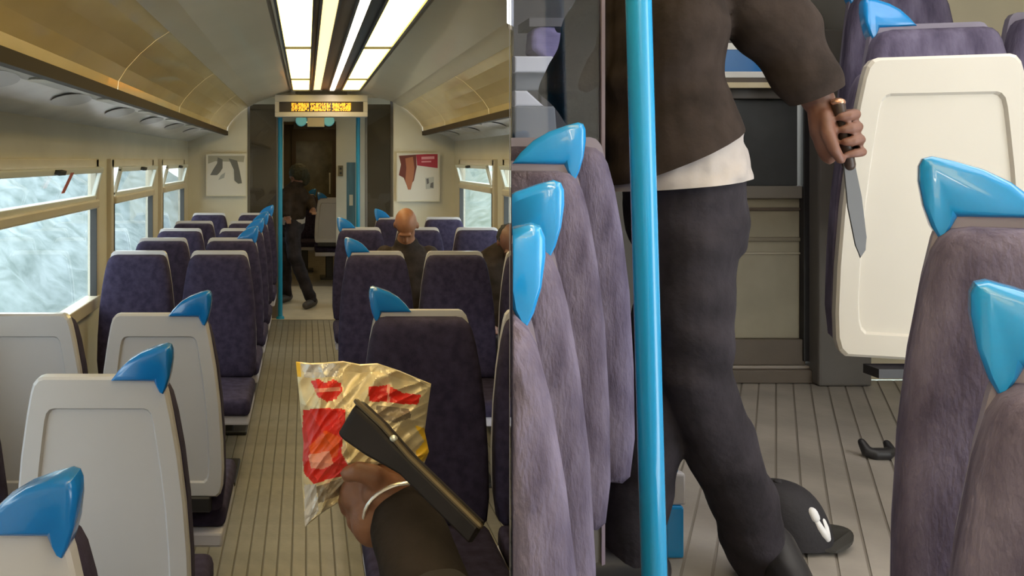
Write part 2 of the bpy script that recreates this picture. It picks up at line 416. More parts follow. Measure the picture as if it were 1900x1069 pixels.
# grab poles of the far vestibule
def pole(name, x, y, z0, z1, r, m, label, lean=(0, 0), group=None):
    t = empty(name, (x, y, z0)); tag(t, label, 'grab pole', group)
    bm = bmesh.new(); tube(bm, [(0, 0, 0.0), (lean[0], lean[1], z1-z0)], [r, r], 18, cap=False); obj('pole_tube', bm, m, t, True)
    for q, (lx, ly, lz) in enumerate(((0, 0, .012), (lean[0], lean[1], z1-z0-.012))):
        bm = bmesh.new(); bmesh.ops.create_cone(bm, cap_ends=True, segments=20, radius1=r*1.9, radius2=r*1.6, depth=.024)
        o = obj('floor_flange' if q == 0 else 'ceiling_flange', bm, m, t); o.location = (lx, ly, lz)
    return t
pole('grab_pole', -.275, 8.6, 0, 2.34, .024, TEAL, 'teal grab pole beside the far dark-clad person', group='teal vestibule poles')
pole('grab_pole', .555, 8.64, 0, 2.34, .022, TEAL, 'teal grab pole left of the right smoked screen', group='teal vestibule poles')
pole('grab_pole', .60, 9.4, 0, 2.34, .018, TEAL, 'thinner teal pole just behind the right vestibule pole', group='teal vestibule poles')
pb = empty('post_panel', (.50, 9.0, 0)); tag(pb, 'blue post panel with pale streaks beside the right teal pole', 'panel')
boxo('panel', -.05, .05, -.012, .012, .0, 1.66, mat('dull_blue', (.06, .15, .24), .3, var=.3, scale=8, stretch=(3, 1, .3)), pb, .004)
boxo('label_plate', -.02, .02, -.016, -.011, 1.18, 1.30, ALU, pb)
boxo('base_shoe', -.06, .06, -.03, .03, 0, .05, ALU, pb, .005)

# orange LED passenger display
LEDZ = EYE+(CY-197)/FPX*8.3
ds = empty('passenger_display', (P(596, 197, 8.3).x, 8.3, LEDZ)); tag(ds, 'pale framed black passenger display with glowing orange text', 'display')
k = 8.3/FPX
def pxbox(nm, px0, px1, py0, py1, y0, y1, m, par, cx=596, cy=197, kk=k, bev=0):
    return boxo(nm, (px0-cx)*kk, (px1-cx)*kk, y0, y1, -(py1-cy)*kk, -(py0-cy)*kk, m, par, bev)
FRM = mat('display_frame', (.46, .42, .38), .4)
pxbox('housing', 512, 681, 180, 217, .012, .12, FRM, ds)
pxbox('frame_rail', 510, 682, 208, 217, -.02, .012, FRM, ds, bev=.006); pxbox('frame_rail', 510, 682, 176, 189, -.02, .012, FRM, ds, bev=.006)
pxbox('frame_rail', 510, 518, 189, 208, -.02, .012, FRM, ds, bev=.004); pxbox('frame_rail', 674, 682, 189, 208, -.02, .012, FRM, ds, bev=.004)
pxbox('screen', 518, 674, 189, 208, .004, .012, mat('display_black', (.02, .012, .015), .25), ds)
pxbox('hanger', 540, 548, 150, 178, .04, .08, FRM, ds); pxbox('hanger', 644, 652, 150, 178, .04, .08, FRM, ds)
bm = bmesh.new(); rnd = random.Random(3)
step = 1.25
for a, b in ((541, 552), (553.5, 573), (576, 603.5), (606, 613), (616.5, 651)):
    x = a
    while x < b:
        gl = [[rnd.random() < .72 for c in range(4)] for r in range(7)]
        for r in range(7):
            for c in range(4):
                xx = x+c*1.15
                if gl[r][c] and xx < b:
                    yy = 191.2+r*2.15
                    box(bm, (xx-596)*k, (xx+1.0-596)*k, -.001, .004, -(yy+1.85-197)*k, -(yy-197)*k)
        x += 5.0
tx = obj('led_text', bm, mat('lit_orange_led', (.9, .4, .05), .5, emit=(1.0, .36, .02), estr=1.25), ds); tx['label'] = 'glowing orange dot-matrix lettering'
# teal reflectors and white box under the display
th = empty('door_header_unit', (P(586, 224, 10.6).x, 10.6, P(586, 224, 10.6).z)); tag(th, 'pale door control box with two round teal lamps over the inner doorway', 'door unit')
kk = 10.6/FPX
pxbox('control_box', 570, 602, 213, 236, -.06, .1, mat('pale_box', (.62, .55, .40), .4), th, 586, 224, kk, .01)
pxbox('beam', 545, 622, 228, 240, .0, .1, DKTRIM, th, 586, 224, kk)
for cx_ in (559, 610):
    bm = bmesh.new(); bmesh.ops.create_cone(bm, cap_ends=True, segments=20, radius1=.075, radius2=.065, depth=.05, matrix=Matrix.Rotation(math.pi/2, 4, 'X'))
    o = obj('round_lamp', bm, mat('teal_lens', (.16, .42, .42), .2, emit=(.2, .6, .6), estr=.2), th); o.location = ((cx_-586)*kk, -.03, 0)
cp = empty('call_button_panel', (P(632, 317, 10.73).x, 10.73, P(632, 317, 10.73).z)); tag(cp, 'small dark button panel on the cream wall by the inner doorway', 'button panel')
boxo('plate', -.032, .032, -.012, .02, -.07, .07, mat('olive_plate', (.16, .13, .07), .4), cp, .004)
for zz in (-.03, .03): boxo('button', -.014, .014, -.02, -.01, zz-.014, zz+.014, BLACK, cp, .003)

# posters
def poster(name, px0, px1, py0, py1, y, label, build):
    t = empty(name, P((px0+px1)/2, (py0+py1)/2, y)); tag(t, label, 'poster')
    q = y/FPX; w, h = (px1-px0)*q/2, (py1-py0)*q/2
    boxo('sheet', -w, w, 0, .006, -h, h, mat('poster_paper', (.62, .59, .54), .4), t)
    bm = bmesh.new()
    box(bm, -w-.012, w+.012, -.004, .012, h, h+.012); box(bm, -w-.012, w+.012, -.004, .012, -h-.012, -h)
    box(bm, -w-.012, -w, -.004, .012, -h, h); box(bm, w, w+.012, -.004, .012, -h, h)
    obj('poster_frame', bm, CREAM, t)
    def patch(nm, pts, m, off=-.0015):
        b = bmesh.new(); prism(b, [((x-(px0+px1)/2)*q, off, -(z-(py0+py1)/2)*q) for x, z in pts], (0, .0015, 0)); return obj(nm, b, m, t)
    build(patch, w, h)
RED = mat('poster_red', (.36, .02, .04), .4); DKR = mat('poster_dark_red', (.13, .025, .015), .4); SKN = mat('poster_tan', (.36, .13, .06), .4)
def red_poster(p, w, h):
    p('banner', [(772, 287), (812, 285), (812, 312), (774, 307)], RED)
    p('hair_shape', [(740, 289), (772, 287), (773, 310), (768, 335), (757, 350), (749, 330), (740, 325), (744, 305)], DKR)
    p('face_shape', [(752, 294), (766, 291), (769, 312), (767, 330), (762, 352), (757, 352), (752, 335), (754, 312)], SKN, -.003)
    p('banner_lettering', [(782, 291), (806, 290), (806, 295), (782, 296)], mat('poster_pink', (.7, .3, .34), .4), -.003)
    p('banner_lettering', [(782, 299), (800, 298.5), (800, 301), (782, 301.5)], mat('poster_pink', (.7, .3, .34), .4), -.003)
    p('small_picture', [(789, 330), (805, 328), (805, 350), (790, 351)], mat('poster_grey', (.42, .42, .40), .4))
    p('small_picture_mark', [(791, 332), (795, 331), (796, 340), (792, 342)], mat('poster_dark', (.12, .11, .11), .4), -.003)
    p('small_picture_mark', [(799, 340), (804, 338), (804, 349), (798, 348)], mat('poster_dark', (.12, .11, .11), .4), -.003)
def grey_poster(p, w, h):
    G1 = mat('poster_slate', (.13, .125, .115), .5); G2 = mat('poster_olive', (.33, .31, .25), .5); G3 = mat('poster_mid', (.33, .33, .31), .5)
    p('upper_band', [(386, 289), (454, 289), (452, 301), (438, 300), (420, 300), (400, 299), (386, 304)], G2)
    p('left_sleeve', [(404, 292), (413, 296), (413, 312), (408, 320), (403, 325), (390, 325), (396, 314), (403, 303)], G1, -.003)
    p('right_sleeve', [(424, 294), (440, 298), (445, 318), (449, 340), (442, 341), (435, 335), (434, 315), (428, 302)], G1, -.003)
    p('soft_patch', [(410, 325), (418, 320), (416, 330), (405, 334)], G3, -.003)
poster('wall_poster', 738, 814, 286, 372, 8.46, 'red and white advertising poster on the right bulkhead', red_poster)
poster('wall_poster', 384, 456, 287, 362, 8.46, 'pale poster with two dark grey sleeves on the left bulkhead', grey_poster)

# ------------------------------------------------------------------ outside
BANK = mat('pale_embankment', (.13, .165, .16), .95, col2=(.26, .30, .31), scale=2.6, bump=.5, bscale=9)
def bank(name, x0, sgn, y0, y1, label, m):
    from mathutils import noise as N
    bm = bmesh.new(); nx, ny = 24, 70; g = []
    for i in range(nx):
        row = []
        for j in range(ny):
            u = i/(nx-1); y = y0+(y1-y0)*j/(ny-1)
            x = x0+sgn*(u*9); z = -1.2+u*6.5+.6*N.noise(Vector((x*.8, y*.5, 3)))+.35*N.noise(Vector((x*2.2, y*1.6, 9)))
            row.append(bm.verts.new((x+.5*N.noise(Vector((x, y, 5))), y, z)))
        g.append(row)
    for i in range(nx-1):
        for j in range(ny-1): bm.faces.new((g[i][j], g[i][j+1], g[i+1][j+1], g[i+1][j]))
    o = obj(name, bm, m, smooth=True); struct(o, label, 'embankment'); return o
bank('embankment_left', XL-2.2, -1, -4, 40, 'pale overgrown bank outside the left windows', BANK)
bank('embankment_right', XR+2.9, 1, 4.2, 60, 'pale overgrown bank outside the right windows', mat('pale_embankment_green', (.12, .16, .13), .95, col2=(.25, .29, .27), scale=2.6, bump=.5, bscale=9))

# ------------------------------------------------------------------ seats
def outline(zs):
    return [(x, z) for z, x in zs]+[(-x, z) for z, x in reversed(zs)]
SH_Z = [(.530, .190), (.542, .203), (.565, .210), (.62, .213), (.72, .211), (.85, .203), (.97, .190), (1.07, .174), (1.125, .163), (1.148, .156), (1.160, .146), (1.164, .134)]
CU_Z = [(.470, .190), (.485, .205), (.56, .214), (.70, .213), (.85, .206), (.97, .193), (1.06, .178), (1.108, .166), (1.128, .156), (1.140, .142), (1.144, .120)]
def shear(bm):
    for v in bm.verts: v.co.y -= .075*(v.co.z-.53)
def mesh_of(bm, m, name, smooth=False):
    bmesh.ops.recalc_face_normals(bm, faces=bm.faces)
    me = bpy.data.meshes.new(name); bm.to_mesh(me); bm.free(); me.materials.append(m)
    if smooth:
        me.polygons.foreach_set('use_smooth', [True]*len(me.polygons)); me.set_sharp_from_angle(angle=math.radians(38))
    return me
def seat_meshes(fab, blue, shellm):
    D = {}
    bm = bmesh.new()
    def loop(zs, y): return [bm.verts.new((x, y, z)) for x, z in outline(zs)]
    def bridge(p, q):
        n = len(p)
        for i in range(n): bm.faces.new((p[i], p[(i+1) % n], q[(i+1) % n], q[i]))
    def HW(z):
        T = ((.53, .213), (.72, .211), (.85, .203), (.97, .190), (1.07, .174), (1.164, .154))
        for (a0, b0), (a1, b1) in zip(T, T[1:]):
            if z <= a1: return b0+(b1-b0)*(z-a0)/(a1-a0)
        return T[-1][1]
    def ins(d, dt, db):
        o = []
        for z, x in SH_Z:
            zi = (.53+db)+(z-.53)*(.634-db-dt)/.634
            o.append((zi, x/HW(z)*(HW(zi)-d)))
        return o
    L0 = loop(SH_Z, .034); L1 = loop(SH_Z, .006); L2 = loop(ins(.006, .006, .006), .0); L3 = loop(ins(.046, .075, .05), .0); L4 = loop(ins(.051, .080, .055), .009)
    bm.faces.new(L0); bridge(L0, L1); bridge(L1, L2); bridge(L2, L3); bridge(L3, L4); bm.faces.new(L4[::-1])
    shear(bm); D['shell'] = mesh_of(bm, shellm, 'shell')
    bm = bmesh.new()
    def cins(d, k=1.0):
        o = []
        for z, x in CU_Z:
            zi = (.47+d*k)+(z-.47)*(.674-2*d*k)/.674
            o.append((zi, max(.004, x-d)))
        return o
    Ls = [loop(cins(0), .034), loop(cins(0), .084), loop(cins(.006), .097), loop(cins(.016), .105), loop(cins(.034), .110), loop(cins(.07), .1135), loop(cins(.11), .115)]
    bm.faces.new(Ls[0])
    for p, q in zip(Ls, Ls[1:]): bridge(p, q)
    bm.faces.new(Ls[-1][::-1]); shear(bm); D['cushion'] = mesh_of(bm, fab, 'back_cushion', True)
    bm = bmesh.new(); box(bm, -.212, .212, .075, .53, .385, .475, .028, 3); D['seat'] = mesh_of(bm, fab, 'seat_cushion', True)
    bm = bmesh.new(); box(bm, -.205, .205, .045, .50, .335, .388, .01, 2); D['pan'] = mesh_of(bm, mat('pale_lilac_trim', (.46, .44, .50), .4), 'seat_pan')
    bm = bmesh.new(); box(bm, -.17, .17, -.005, .06, .478, .532, .006, 1); D['bracket'] = mesh_of(bm, BLACK, 'bracket')
    bm = bmesh.new(); box(bm, -.05, .05, .12, .42, .0, .335, .012, 2); box(bm, -.13, .13, .10, .44, 0, .025, .006, 1); D['pedestal'] = mesh_of(bm, BLACK, 'pedestal')
    bm = bmesh.new(); box(bm, -.19, .19, .10, .18, .40, .50, .025, 3); D['tip'] = mesh_of(bm, fab, 'tip_cushion', True)
    fin = [(-.118, .002), (-.10, .026), (-.075, .050), (-.045, .068), (-.012, .080), (.012, .0865), (.022, .083), (.0265, .072), (.027, .05), (.022, .015), (.014, -.014), (.006, -.030), (-.003, -.026), (-.010, -.012), (-.016, .0)]
    for sd in (1, -1):
        bm = bmesh.new(); n = len(fin); off = []
        for i in range(n):
            p0, p1, p2 = Vector(fin[i-1]), Vector(fin[i]), Vector(fin[(i+1) % n])
            t_ = (p1-p0).normalized()+(p2-p1).normalized(); t_.normalize(); w_f = .35 if 9 <= i <= 13 else 1.0; off.append((t_.y*w_f, -t_.x*w_f))
        def fl_(d, y): return [bm.verts.new((sd*(.150+x+o[0]*d), y, 1.156+z+o[1]*d)) for (x, z), o in zip(fin, off)]
        Fs = [fl_(.012, -.016), fl_(.005, -.013), fl_(.001, -.008), fl_(0, -.003), fl_(0, .029), fl_(.001, .034), fl_(.005, .039), fl_(.012, .042)]
        bm.faces.new(Fs[0])
        for p, q in zip(Fs, Fs[1:]): bridge(p, q)
        bm.faces.new(Fs[-1][::-1]); shear(bm)
        D['fin%d' % sd] = mesh_of(bm, blue, 'grab_handle', True)
    return D
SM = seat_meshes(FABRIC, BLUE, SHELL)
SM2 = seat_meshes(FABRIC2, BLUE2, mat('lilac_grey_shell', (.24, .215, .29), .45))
SM3 = seat_meshes(FABRIC2, BLUE2, mat('warm_lit_shell', (.58, .545, .49), .35, var=.03, scale=4, coat=.2))  # same shell as the other seats, warm lamplight put into its colour
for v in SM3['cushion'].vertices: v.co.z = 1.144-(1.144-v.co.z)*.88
def add(me, name, par):
    o = bpy.data.objects.new(name, me); C.objects.link(o); o.parent = par; return o
def seat(X, Y, Z, away, label, group, aisle=0, D=SM, tip=False, ped=True, sc=1.0, cutpl=None, scz=None, yaw=0.0, brk=True):
    """aisle: world side (+1 / -1) that carries the blue grab handle, 0 none; away: its back faces the viewer"""
    t = empty('train_seat', (X, Y, Z), (0 if away else math.pi)+yaw, (sc, sc, scz or sc)); tag(t, label, 'seat', group)
    parts = [('shell', 'shell'), ('back_cushion', 'cushion')]
    parts += [] if tip is None else [('seat_cushion', 'tip')] if tip else [('seat_cushion', 'seat'), ('seat_pan', 'pan')]
    if brk: parts += [('bracket', 'bracket')]
    if ped: parts.append(('pedestal', 'pedestal'))
    if aisle: parts.append(('grab_handle', 'fin%d' % (aisle if away else -aisle)))
    for nm, k_ in parts:
        me = D[k_]
        if cutpl:
            me = me.copy(); M = Matrix.Translation((X, Y, Z)) @ Matrix.Rotation((0 if away else math.pi)+yaw, 4, 'Z') @ Matrix.Diagonal((sc, sc, scz or sc, 1))
            me.transform(M); cut(me, cutpl[0], cutpl[1]); me.transform(M.inverted())
            if not me.polygons: continue
        o = add(me, nm, t)
        if nm == 'grab_handle': o['label'] = 'blue fin-shaped grab handle'
    return t
GL = 'seats left of the aisle'; GR = 'seats right of the aisle'
XA, XW_ = -.495, -.955
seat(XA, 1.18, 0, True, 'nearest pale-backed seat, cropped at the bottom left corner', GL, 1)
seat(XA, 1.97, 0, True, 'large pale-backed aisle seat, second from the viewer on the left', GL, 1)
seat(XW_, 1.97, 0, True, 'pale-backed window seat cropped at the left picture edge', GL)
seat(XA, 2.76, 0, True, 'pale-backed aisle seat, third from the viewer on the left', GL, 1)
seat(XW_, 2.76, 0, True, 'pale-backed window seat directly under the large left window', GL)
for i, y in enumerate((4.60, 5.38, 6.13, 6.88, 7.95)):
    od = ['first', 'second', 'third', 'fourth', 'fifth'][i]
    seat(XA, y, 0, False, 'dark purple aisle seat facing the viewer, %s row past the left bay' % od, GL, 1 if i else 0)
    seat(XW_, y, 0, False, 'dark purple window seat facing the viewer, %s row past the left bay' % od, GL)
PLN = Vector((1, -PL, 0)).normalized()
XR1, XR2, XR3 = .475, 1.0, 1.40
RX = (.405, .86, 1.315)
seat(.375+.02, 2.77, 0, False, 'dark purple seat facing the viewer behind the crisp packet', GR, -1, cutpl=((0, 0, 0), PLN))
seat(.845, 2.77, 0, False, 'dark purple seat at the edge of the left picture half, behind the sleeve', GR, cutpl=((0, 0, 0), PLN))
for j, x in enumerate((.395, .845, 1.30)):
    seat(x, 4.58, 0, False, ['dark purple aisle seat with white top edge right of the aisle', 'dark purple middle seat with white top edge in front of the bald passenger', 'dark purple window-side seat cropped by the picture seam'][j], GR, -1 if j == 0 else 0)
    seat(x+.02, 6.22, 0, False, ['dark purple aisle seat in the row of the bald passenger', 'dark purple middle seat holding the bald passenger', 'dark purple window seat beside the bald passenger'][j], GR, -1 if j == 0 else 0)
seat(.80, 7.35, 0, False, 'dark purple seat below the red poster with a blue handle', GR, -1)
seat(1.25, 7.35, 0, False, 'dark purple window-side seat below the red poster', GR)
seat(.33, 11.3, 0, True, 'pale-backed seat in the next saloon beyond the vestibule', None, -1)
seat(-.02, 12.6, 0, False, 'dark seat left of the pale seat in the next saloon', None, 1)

# ------------------------------------------------------------------ people helpers
SKIN = mat('brown_skin', (.20, .085, .045), .5, var=.12, scale=25, bump=.12, bscale=90)
SKIN2 = mat('dark_brown_skin', (.17, .075, .05), .5, var=.12, scale=25)
SKIN3 = mat('tan_skin', (.30, .12, .055), .5, var=.1, scale=20)
COAT = mat('brown_black_cloth', (.036, .026, .022), .85, var=.3, scale=14, bump=.25, bscale=40, spec=.12)
JEAN = mat('charcoal_trousers', (.030, .026, .032), .85, var=.3, scale=12, bump=.25, bscale=60, spec=.12)
WHITE = mat('white_tshirt', (.42, .375, .355), .8, var=.08, scale=20, bump=.2, bscale=30)
HAIR = mat('black_hair', (.012, .010, .009), .7, bump=.5, bscale=150)
def head(bm, c, face, s=1.0):
    """cranium, jaw, nose, ears, brow; c = centre of head, face = forward direction"""
    f = Vector(face).normalized(); up = Vector((0, 0, 1)); up = (up-f*up.dot(f)).normalized(); r = f.cross(up)
    R = Matrix((r, f, up)).transposed()
    def L(x, y, z): return Vector(c)+R @ Vector((x*s, y*s, z*s))
    ell(bm, L(0, -.015, .03), .076*s, .098*s, .09*s, R); ell(bm, L(0, .028, -.045), .058*s, .066*s, .068*s, R)
    ell(bm, L(0, .055, -.088), .028*s, .028*s, .022*s, R)                       # chin
    tube(bm, [L(0, .088, .015), L(0, .105, -.018), L(0, .103, -.03)], [.009*s, .014*s, .015*s], 8)   # nose
    for q in (-1, 1):
        ell(bm, L(q*.077, -.005, -.005), .012*s, .022*s, .034*s, R)
        ell(bm, L(q*.03, .084, .012), .016*s, .010*s, .009*s, R)
    ell(bm, L(0, .086, .034), .052*s, .014*s, .010*s, R)                        # brow
    ell(bm, L(0, .088, -.055), .026*s, .014*s, .010*s, R)                       # mouth
def grip_hand(bm, wrist, axis_top, axis_bot, palm_dir, r_h, fr=.0095, thumb=True, front=Vector((0, -1, 0)), order=(1, 1.05, 1.0, .85)):
    """palm beside a handle running axis_top -> axis_bot; four fingers wrapped round it, thumb crossing over"""
    A = Vector(axis_bot)-Vector(axis_top); ax = A.normalized(); L = A.length
    pd = (palm_dir-ax*palm_dir.dot(ax)).normalized(); fd = ax.cross(pd).normalized()
    if fd.dot(front) < 0: fd = -fd
    mid = Vector(axis_top)+A*.5
    palm_c = mid+pd*(r_h+.016)
    R = Matrix((pd, fd, ax)).transposed()
    ell(bm, palm_c-fd*.004, .019, .036, L*.50, R)
    tube(bm, [Vector(wrist), palm_c-fd*.005], [(.027, .024), (.025, .033)], 12)
    for i in range(4):
        t = .13+.245*i; base = Vector(axis_top)+A*t; rad = r_h+fr*.8; pts = []
        for a in (150, 115, 80, 45, 10, -25, -60, -95):
            if order[i] < .9 and a < -80: continue
            an = math.radians(a); pts.append(base-fd*math.sin(an)*rad*-1*-1+pd*(-math.cos(an))*rad*-1*-1 if False else base+(-pd*math.cos(math.radians(a-0))*rad if False else (pd*math.cos(math.radians(180-a))*-1*rad*-1)) + (-fd*math.sin(an)*rad))
        tube(bm, pts, [fr*1.1, fr*1.15, fr*1.12, fr*1.05, fr*1.05, fr, fr*.95, fr*.85][:len(pts)], 10)
    if thumb:
        t0 = palm_c+fd*.02-ax*L*.25; t1 = Vector(axis_top)+A*.06+fd*(r_h+.012)+pd*.012; t2 = Vector(axis_top)+A*.10+fd*(r_h+.013)-pd*.016
        tube(bm, [t0, t1, t2], [.014, .012, .0095], 10)

# bald passenger, head bowed, seated in the right-hand row
def seated(Xc, Yb, label, hair, skin, bow, lean=0.0, hz=1.23):
    b = bmesh.new(); hc = Vector((Xc+lean, Yb-.26, hz))
    fdir = Vector((-.12, -math.cos(bow), -math.sin(bow)))
    head(b, hc, fdir, 1.06)
    tube(b, [(Xc, Yb-.16, .50), (Xc, Yb-.17, .75), (Xc, Yb-.18, .98), (Xc+lean*.6, Yb-.2, 1.06), hc-Vector((0, -.02, .06))], [(.16, .11), (.155, .105), (.17, .10), (.075, .07), (.058, .058)], 16, side=(1, 0, 0))
    for q in (-1, 1):
        tube(b, [(Xc+q*.165, Yb-.18, .98), (Xc+q*.20, Yb-.24, .74), (Xc+q*.12, Yb-.44, .63)], [.055, .046, .036], 12)
        ell(b, (Xc+q*.10, Yb-.50, .62), .036, .055, .022)
        for k_ in range(4): tube(b, [(Xc+q*.10+(k_-1.5)*.017, Yb-.53, .62), (Xc+q*.10+(k_-1.5)*.017, Yb-.585, .60)], [.009, .008], 8)
        tube(b, [(Xc+q*.10-q*.03, Yb-.48, .62), (Xc+q*.10-q*.05, Yb-.53, .615)], [.011, .009], 8)
        tube(b, [(Xc+q*.09, Yb-.16, .53), (Xc+q*.11, Yb-.60, .535), (Xc+q*.11, Yb-.62, .10)], [.075, .06, .045], 12)
        tube(b, [(Xc+q*.11, Yb-.60, .05), (Xc+q*.11, Yb-.78, .035)], [.04, .032], 10)
    p = objm('person', remesh(b, .008, 4), skin, None, True); tag(p, label, 'person')
    b = bmesh.new()
    tube(b, [(Xc, Yb-.16, .50), (Xc, Yb-.17, .75), (Xc, Yb-.18, .985), (Xc+lean*.5, Yb-.195, 1.055)], [(.182, .13), (.175, .125), (.19, .118), (.095, .085)], 18, side=(1, 0, 0))
    for q in (-1, 1): tube(b, [(Xc+q*.165, Yb-.18, .98), (Xc+q*.205, Yb-.24, .74), (Xc+q*.12, Yb-.43, .63)], [.072, .062, .052], 14)
    objm('coat', remesh(b, .010, 3, .006, 12), COAT, p, True)
    b = bmesh.new()
    for q in (-1, 1): tube(b, [(Xc+q*.09, Yb-.16, .535), (Xc+q*.11, Yb-.60, .535), (Xc+q*.11, Yb-.62, .13)], [.092, .077, .066], 14)
    objm('trousers', remesh(b, .012, 3), JEAN, p, True)
    for q in (-1, 1):
        b = bmesh.new(); tube(b, [(Xc+q*.11, Yb-.585, .055), (Xc+q*.11, Yb-.79, .045)], [.052, .044], 12)
        objm('shoe', remesh(b, .010, 2), BLACK, p, True)
    if hair:
        b = bmesh.new(); ell(b, hc+Vector((0, .02, .04)), .092, .11, .095); ell(b, hc+Vector((0, .05, -.03)), .085, .07, .08)
        objm('hair', remesh(b, .008, 2, .006, 40), HAIR, p, True)
    return p
seated(.75, 6.16, 'bald passenger in a dark coat with bowed head, seated on the right', False, SKIN3, 1.05, -.02, 1.205)
seated(1.27, 5.62, 'dark-haired passenger at the seam, cropped behind a right-hand seat', True, SKIN2, .9, .09, 1.13)

# far standing figure by the teal pole (mid-stride, leaning)
def far_person():
    Y = 9.3
    Q = lambda x, y, dy=0: P(x, y, Y+dy)
    b = bmesh.new()
    head(b, Q(553, 326), Vector((-.7, -.4, -.5)), 1.0)
    tube(b, [Q(541, 410), Q(544, 385), Q(546, 360), Q(549, 347), Q(552, 335)], [(.13, .12), (.125, .11), (.15, .11), (.07, .07), (.05, .05)], 16, side=(1, 0, 0))
    armR = [Q(558, 358, .05), Q(576, 375, .05), Q(580, 388, -.1)]; armL = [Q(535, 358, -.05), Q(528, 378, -.15), Q(532, 396, -.2)]
    for a in (armR, armL):
        tube(b, a, [.055, .045, .034], 12); e = a[-1]; d = (a[-1]-a[-2]).normalized()
        ell(b, e+d*.05, .035, .03, .045)
        for k_ in range(4): tube(b, [e+d*.07+Vector(((k_-1.5)*.017, 0, 0)), e+d*.125+Vector(((k_-1.5)*.015, -.012, 0))], [.009, .008], 8)
        tube(b, [e+d*.03+Vector((-.03, -.01, 0)), e+d*.08+Vector((-.045, -.02, 0))], [.011, .009], 8)
    legA = [Q(543, 415, -.05), Q(546, 475, -.1), Q(577, 534, 0)]; legB = [Q(538, 415, .06), Q(528, 480, .05), Q(531, 545, .35)]
    fa = Vector((legA[-1].x, legA[-1].y, .04)); fb = Vector((legB[-1].x, legB[-1].y, .04))
    legA[-1].z = .09; legB[-1].z = .09
    for l, f in ((legA, fa), (legB, fb)):
        tube(b, l, [.078, .058, .04], 12); tube(b, [f+Vector((.03, .05, 0)), f+Vector((-.06, -.17, 0))], [.04, .032], 10)
    p = objm('person', remesh(b, .008, 4), SKIN2, None, True); tag(p, 'dark-clad person striding beside the teal pole in the far vestibule', 'person')
    b = bmesh.new()
    tube(b, [Q(542, 398), Q(543, 385), Q(546, 360), Q(549, 345)], [(.165, .145), (.155, .14), (.175, .135), (.085, .08)], 18, side=(1, 0, 0))
    for a in (armR, armL): tube(b, a, [.075, .068, .055], 14)
    objm('jacket', remesh(b, .012, 3, .012, 9), COAT, p, True)
    b = bmesh.new(); tube(b, [Q(541, 408), Q(542, 398)], [(.16, .14), (.15, .135)], 18, side=(1, 0, 0)); objm('tshirt_hem', remesh(b, .01, 2, .008, 14), WHITE, p, True)
    b = bmesh.new(); tube(b, [Q(541, 422), Q(541, 411)], [(.145, .125), (.15, .13)], 16, side=(1, 0, 0))
    for l in (legA, legB): tube(b, l, [.10, .082, .068], 14)
    objm('trousers', remesh(b, .012, 3, .01, 9), JEAN, p, True)
    for f in (fa, fb):
        b = bmesh.new(); tube(b, [f+Vector((.03, .06, .01)), f+Vector((-.06, -.18, .005))], [.052, .042], 12)
        objm('shoe', remesh(b, .01, 2), mat('dark_shoes', (.045, .035, .03), .5), p, True)
    b = bmesh.new(); c = Q(554, 320); ell(b, c, .112, .118, .105); ell(b, c+Vector((.05, .05, -.06)), .085, .085, .10)
    objm('hair', remesh(b, .008, 2, .006, 40), mat('olive_black_hood', (.03, .025, .01), .8), p, True)
far_person()

